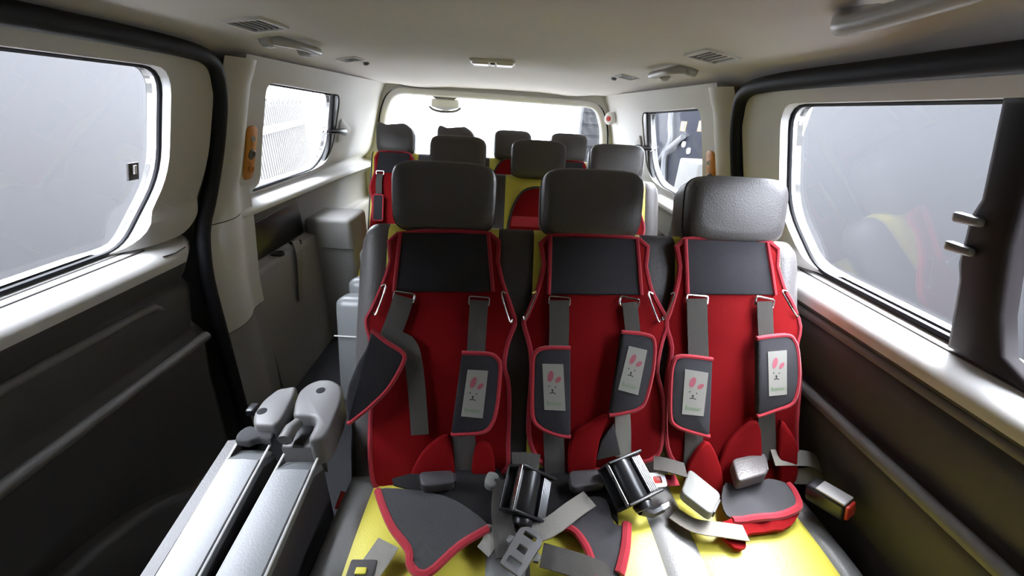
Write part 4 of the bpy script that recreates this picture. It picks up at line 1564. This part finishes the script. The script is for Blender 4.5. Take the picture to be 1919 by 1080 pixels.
def fold_slab(px_near, px_far, name):
    """standing padded slab; top edge measured from photo pixels at height FZ"""
    a0, a1 = at(*px_near[0], z=FZ), at(*px_near[1], z=FZ)
    b0, b1 = at(*px_far[0], z=FZ), at(*px_far[1], z=FZ)
    vs, fs = [], []
    ext = 1.9           # continue towards the front, below the frame
    ns = 16
    prof = [(0, -.36), (0, -.10), (0, -.022), (.03, -.006), (.08, -.001), (.5, .0015), (.92, -.001), (.97, -.006), (1, -.022), (1, -.10), (1, -.36)]
    n = len(prof)
    for i in range(ns + 1):
        v = i / ns
        w = -ext + (1 + ext) * v
        L = b0 + (a0 - b0) * (1 - w)
        R = b1 + (a1 - b1) * (1 - w)
        end = .03 * (sstep(.96, 1.0, v))
        bow = .012 * math.sin(math.pi * v)
        for (u, h) in prof:
            p = L + (R - L) * u
            vs.append(Vector((p.x, p.y, FZ + h + bow * 0 - end)))
    for i in range(ns):
        for k in range(n - 1):
            fs.append((i * n + k, i * n + k + 1, (i + 1) * n + k + 1, (i + 1) * n + k))
        fs.append((i * n + n - 1, i * n, (i + 1) * n, (i + 1) * n + n - 1))
    fs.append(tuple(range(n)))
    fs.append(tuple(ns * n + k for k in range(n)))
    fm = []
    for i in range(ns):
        fm += [1, 1, 0, 0, 0, 0, 0, 0, 1, 1, 1]
    fm += [0, 0]
    o = link(name, vs, fs, [M['leather_light'], M['divider']], fs_, angle=24, fmat=fm)
    for u, mm in ((.06, M['piping']), (.97, M['piping'])):
        pts = []
        for i in range(ns + 1):
            w = -ext + (1 + ext) * i / ns
            L = b0 + (a0 - b0) * (1 - w); R = b1 + (a1 - b1) * (1 - w)
            p = L + (R - L) * u
            pts.append((p.x, p.y, FZ - .006))
        tube('piping', pts, .0026, mm, o, seg=6)
    return o


s1 = fold_slab([(285, 1079), (372, 1079)], [(440, 826), (508, 828)], 'seat_cushion')
s2 = fold_slab([(398, 1079), (497, 1079)], [(527, 848), (600, 848)], 'seat_back')
# fleecy side of the cushion
q0, q1 = at(272, 1079, z=FZ), at(436, 822, z=FZ)
d = (q1 - q0)
ribbon('fabric_side', [q0 - d * 1.5 + Vector((0, 0, -.17)), q0 + Vector((0, 0, -.17)), q1 + Vector((0, 0, -.17))], (0, 0, 1), .33, M['leather'], fs_, th=.022, n=3)
# torn corner of the cushion
tc = [at(u, v, z=FZ + .004) for u, v in ((442, 828), (452, 812), (470, 803), (488, 806), (506, 802), (515, 815), (508, 830), (486, 826), (466, 833))]
pad('torn_corner', ccw([(p.x, p.y) for p in smooth_poly(tc, 2)]), lambda a, b, h: Vector((a, b, FZ - .004 + h)), .018, M['foam'], fs_, rnd=.006)


def hinge_cover(pix, zt, th, holepx, name='hinge_cover'):
    P = smooth_poly([at(u, v, z=zt) for u, v in pix], 1)
    poly = round_poly(ccw([(p.x, p.y) for p in P]), .012, 4)
    o = pad(name, poly, lambda a, b, h: Vector((a, b, zt - th + h)), th, M['hinge'], fs_, rnd=.008)
    c = at(*holepx, z=zt)
    lathe('bolt_hole', [(.011, -.004), (.011, .0008), (.009, .0012), (.0001, .0012)], c, (0, 0, 1), M['rubber'], o, seg=14)
    return o


hinge_cover([(474, 776), (492, 750), (520, 728), (556, 722), (552, 740), (528, 786), (515, 797), (474, 796)], FZ + .035, .05, (491, 771))
hinge_cover([(548, 778), (552, 752), (560, 732), (578, 718), (600, 710), (622, 711), (638, 720), (643, 735), (637, 760), (618, 806), (604, 822), (580, 826), (578, 818), (592, 790), (588, 780), (572, 778)], FZ + .05, .075, (601, 732))
# base plate and release lever under the front cover
pl = [at(u, v, z=FZ + .012) for u, v in ((527, 838), (548, 800), (556, 778), (600, 782), (606, 842))]
pad('hinge_plate', ccw([(p.x, p.y) for p in pl]), lambda a, b, h: Vector((a, b, FZ - .06 + h)), .075, M['hinge'], fs_, rnd=.006)
lp = [at(534, 826, z=FZ + .04), at(545, 805, z=FZ + .044), at(560, 792, z=FZ + .044)]
tube('release_lever', lp, [.016, .015, .012], M['hinge'], fs_, seg=10)
dk = [at(u, v, z=FZ + .018) for u, v in ((548, 836), (562, 792), (588, 786), (586, 806), (566, 836))]
pad('lever_recess', ccw([(p.x, p.y) for p in dk]), lambda a, b, h: Vector((a, b, FZ + .012 + h)), .006, M['black'], fs_, rnd=.002)
box('strap_clip', (.02, .03, .02), at(474, 768, z=FZ), M['black'], fs_, bev=.004)
box('pedestal', (.20, .5, .18), (-.42, .38, .09), M['black'], fs_, bev=.02)
# red release strap beside the bench
rs = [at(634, 955, z=.36), at(640, 938, z=.37), at(646, 922, z=.38)]
t = ribbon('release_strap', rs, (1, 0, 0), .018, M['red_plastic'], None, th=.004)
tag(t, 'short orange-red pull strap in the dark gap beside the folded seat', 'strap')

# second folding seat, in the aisle behind the front bench
f2 = thing('folding_seat', 'pale grey folding aisle seat standing in the aisle behind the front bench', 'folding seat', (-.46, 1.45, 0), 'folding aisle seats')
box('seat_cushion', (.20, .12, .44), (-.460, 1.32, .34), M['leather_light'], f2, bev=.035, seg=5, rot=Matrix.Rotation(rad(-12), 3, 'X'))
box('seat_back', (.20, .10, .44), (-.460, 1.45, .36), M['leather_light'], f2, bev=.035, seg=5, rot=Matrix.Rotation(rad(-12), 3, 'X'))
box('head_pad', (.17, .10, .15), (-.44, 1.55, .62), M['leather_light'], f2, bev=.04, seg=5)
tube('piping', [(-.555, 1.262, .43), (-.46, 1.258, .43), (-.37, 1.262, .43)], .003, M['piping'], f2)
box('hinge_plate', (.02, .10, .16), (-.567, 1.36, .22), M['black'], f2, bev=.006)
box('pedestal', (.18, .3, .14), (-.46, 1.42, .07), M['black'], f2, bev=.02)

# grey belt hanging on the left quarter panel
hb = [(-.872, 1.70, .655), (-.862, 1.69, .58), (-.862, 1.66, .48), (-.862, 1.63, .38)]
t = ribbon('hanging_belt', hb, (0, 1, .1), [.055, .03], M['webbing_light'], None, th=.003)
tag(t, 'pale seat belt hanging down the left rear side panel below the cup holders', 'seat belt')


# ================================================================== OUTSIDE
o = box('ground', (30, 30, .1), (0, 2, -.52), M['ground'], bev=0)
struct(o)


def ext_wall(x, y0, y1, z1, m, name, label, cat):
    t = box(name, (.2, y1 - y0, z1 + .47), (x, (y0 + y1) / 2, (z1 - .47) / 2), m, bev=.01)
    tag(t, label, cat)
    return t


ext_wall(-2.5, .95, 3.3, 2.1, M['wall_out'], 'outside_wall', 'plain blue-grey wall panel outside the left door window', 'wall')
ext_wall(-2.52, -4.0, .945, 2.1, M['wall_out2'], 'outside_wall', 'paler grey wall panel at the left edge outside the left window', 'wall')
ext_wall(2.5, -3.0, 3.2, 2.1, M['wall_out'], 'outside_wall', 'plain blue-grey wall outside the right door window', 'wall')

# pale fence outside the left rear window
fe = thing('picket_fence', 'overexposed pale picket fence outside the left rear window', 'fence', (-3.2, 6.0, -.47))
fx0, fx1 = Vector((-2.9, 4.2, 0)), Vector((-4.2, 9.0, 0))
dirf = (fx1 - fx0).normalized()
me_p = None
for k in range(40):
    p = fx0 + dirf * (k * .125)
    if me_p is None:
        bm = box_bm((.03, .075, 1.65), .004, 1)
        me_p = bpy.data.meshes.new('picket'); bm.to_mesh(me_p); bm.free()
        me_p.materials.append(M['fence'])
    q = bpy.data.objects.new('picket', me_p)
    COL.objects.link(q)
    q.parent = fe
    q.matrix_parent_inverse = parent_world(fe).inverted()
    q.location = (p.x, p.y, .33 + .05 * math.sin(k * 2.1))
    q.rotation_euler = (0, 0, math.atan2(dirf.y, dirf.x) - math.pi / 2)
for zz in (.78, -.05):
    tube('rail', [fx0 + Vector((.03, 0, zz)), fx1 + Vector((.03, 0, zz))], .05, M['white'], fe, seg=4)
bd = box('planter', (.3, .5, .9), (-2.55, 4.0, -.02), M['fence_red'], bev=.02)
tag(bd, 'faded red block standing before the pale fence', 'planter')

# dark blue vehicle outside the right rear window
vh = thing('parked_truck', 'dark navy truck parked outside the right rear window', 'truck', (2.6, 6.6, -.47))
vfn = lambda a, b, h: Vector((2.68 - h, a, b))
pad('body_side', round_poly([(5.35, .2), (5.35, -.1), (8.6, -.1), (8.6, 2.3), (4.95, 2.3), (5.10, .9)], .12), vfn, .06, M['navy'], vh, rnd=.03)
for (a, b) in ((5.36, 1.17), (5.91, 1.15)):
    k = pad('warning_sticker', [(a - .10, b - .065), (a + .10, b - .065), (a + .10, b + .065), (a - .10, b + .065)], lambda q, r, h: vfn(q, r, h + .06), .004, M['sticker'], vh, rnd=.001)
    pad('sticker_mark', [(a - .04, b - .04), (a + .05, b - .04), (a - .04, b + .04)], lambda q, r, h: vfn(q, r, h + .065), .002, M['ink'], k, rnd=.0005)
tube('pale_stripe', smooth_poly([vfn(6.35, 1.5, .1), vfn(6.3, 1.2, .1), vfn(6.15, .95, .1), vfn(6.25, .7, .1), vfn(6.1, .35, .1)], 5, closed=False), .05, M['pale'], vh)  # pale curved strips across the body side
tube('pale_stripe', smooth_poly([vfn(5.75, 1.02, .1), vfn(6.0, .90, .1), vfn(6.3, .75, .1), vfn(6.5, .55, .1)], 5, closed=False), .04, M['pale'], vh)
pad('hatch_panel', round_poly([(6.5, .10), (7.1, .15), (6.9, .65), (6.6, .6)], .05), lambda q, r, h: vfn(q, r, h + .06), .03, M['white'], vh, rnd=.01)
for (a, b) in ((6.9, .9), (5.75, .92), (5.55, .85)):
    lathe('marker_lamp', [(.04, 0), (.04, .02), (.025, .03)], vfn(a, b, .06), (-1, 0, 0), M['white'], vh)
bx1 = box('stacked_crate', (.40, .49, .44), (2.30, 4.37, .62), M['fence'], bev=.02)
tag(bx1, 'pale crate beside the navy truck outside the right rear window', 'crate')
bx2 = box('stacked_crate', (.46, .56, .87), (2.30, 4.37, -.035), M['fence_red'], bev=.02)
tag(bx2, 'brownish crate under the pale crate outside the right rear window', 'crate')
# grey slatted shed corner seen at the right of the rear window
sh = thing('slatted_shed', 'grey slatted shed corner seen at the right edge of the rear window', 'shed', (2.6, 9.5, -.47))
box('wall', (1.6, .3, 2.9), (2.62, 9.6, .98), M['wall_out'], sh, bev=.01)
for k in range(12):
    box('slat', (1.6, .03, .17), (2.62, 9.44, -.3 + k * .235), M['wall_out'], sh, bev=.006, seg=1)
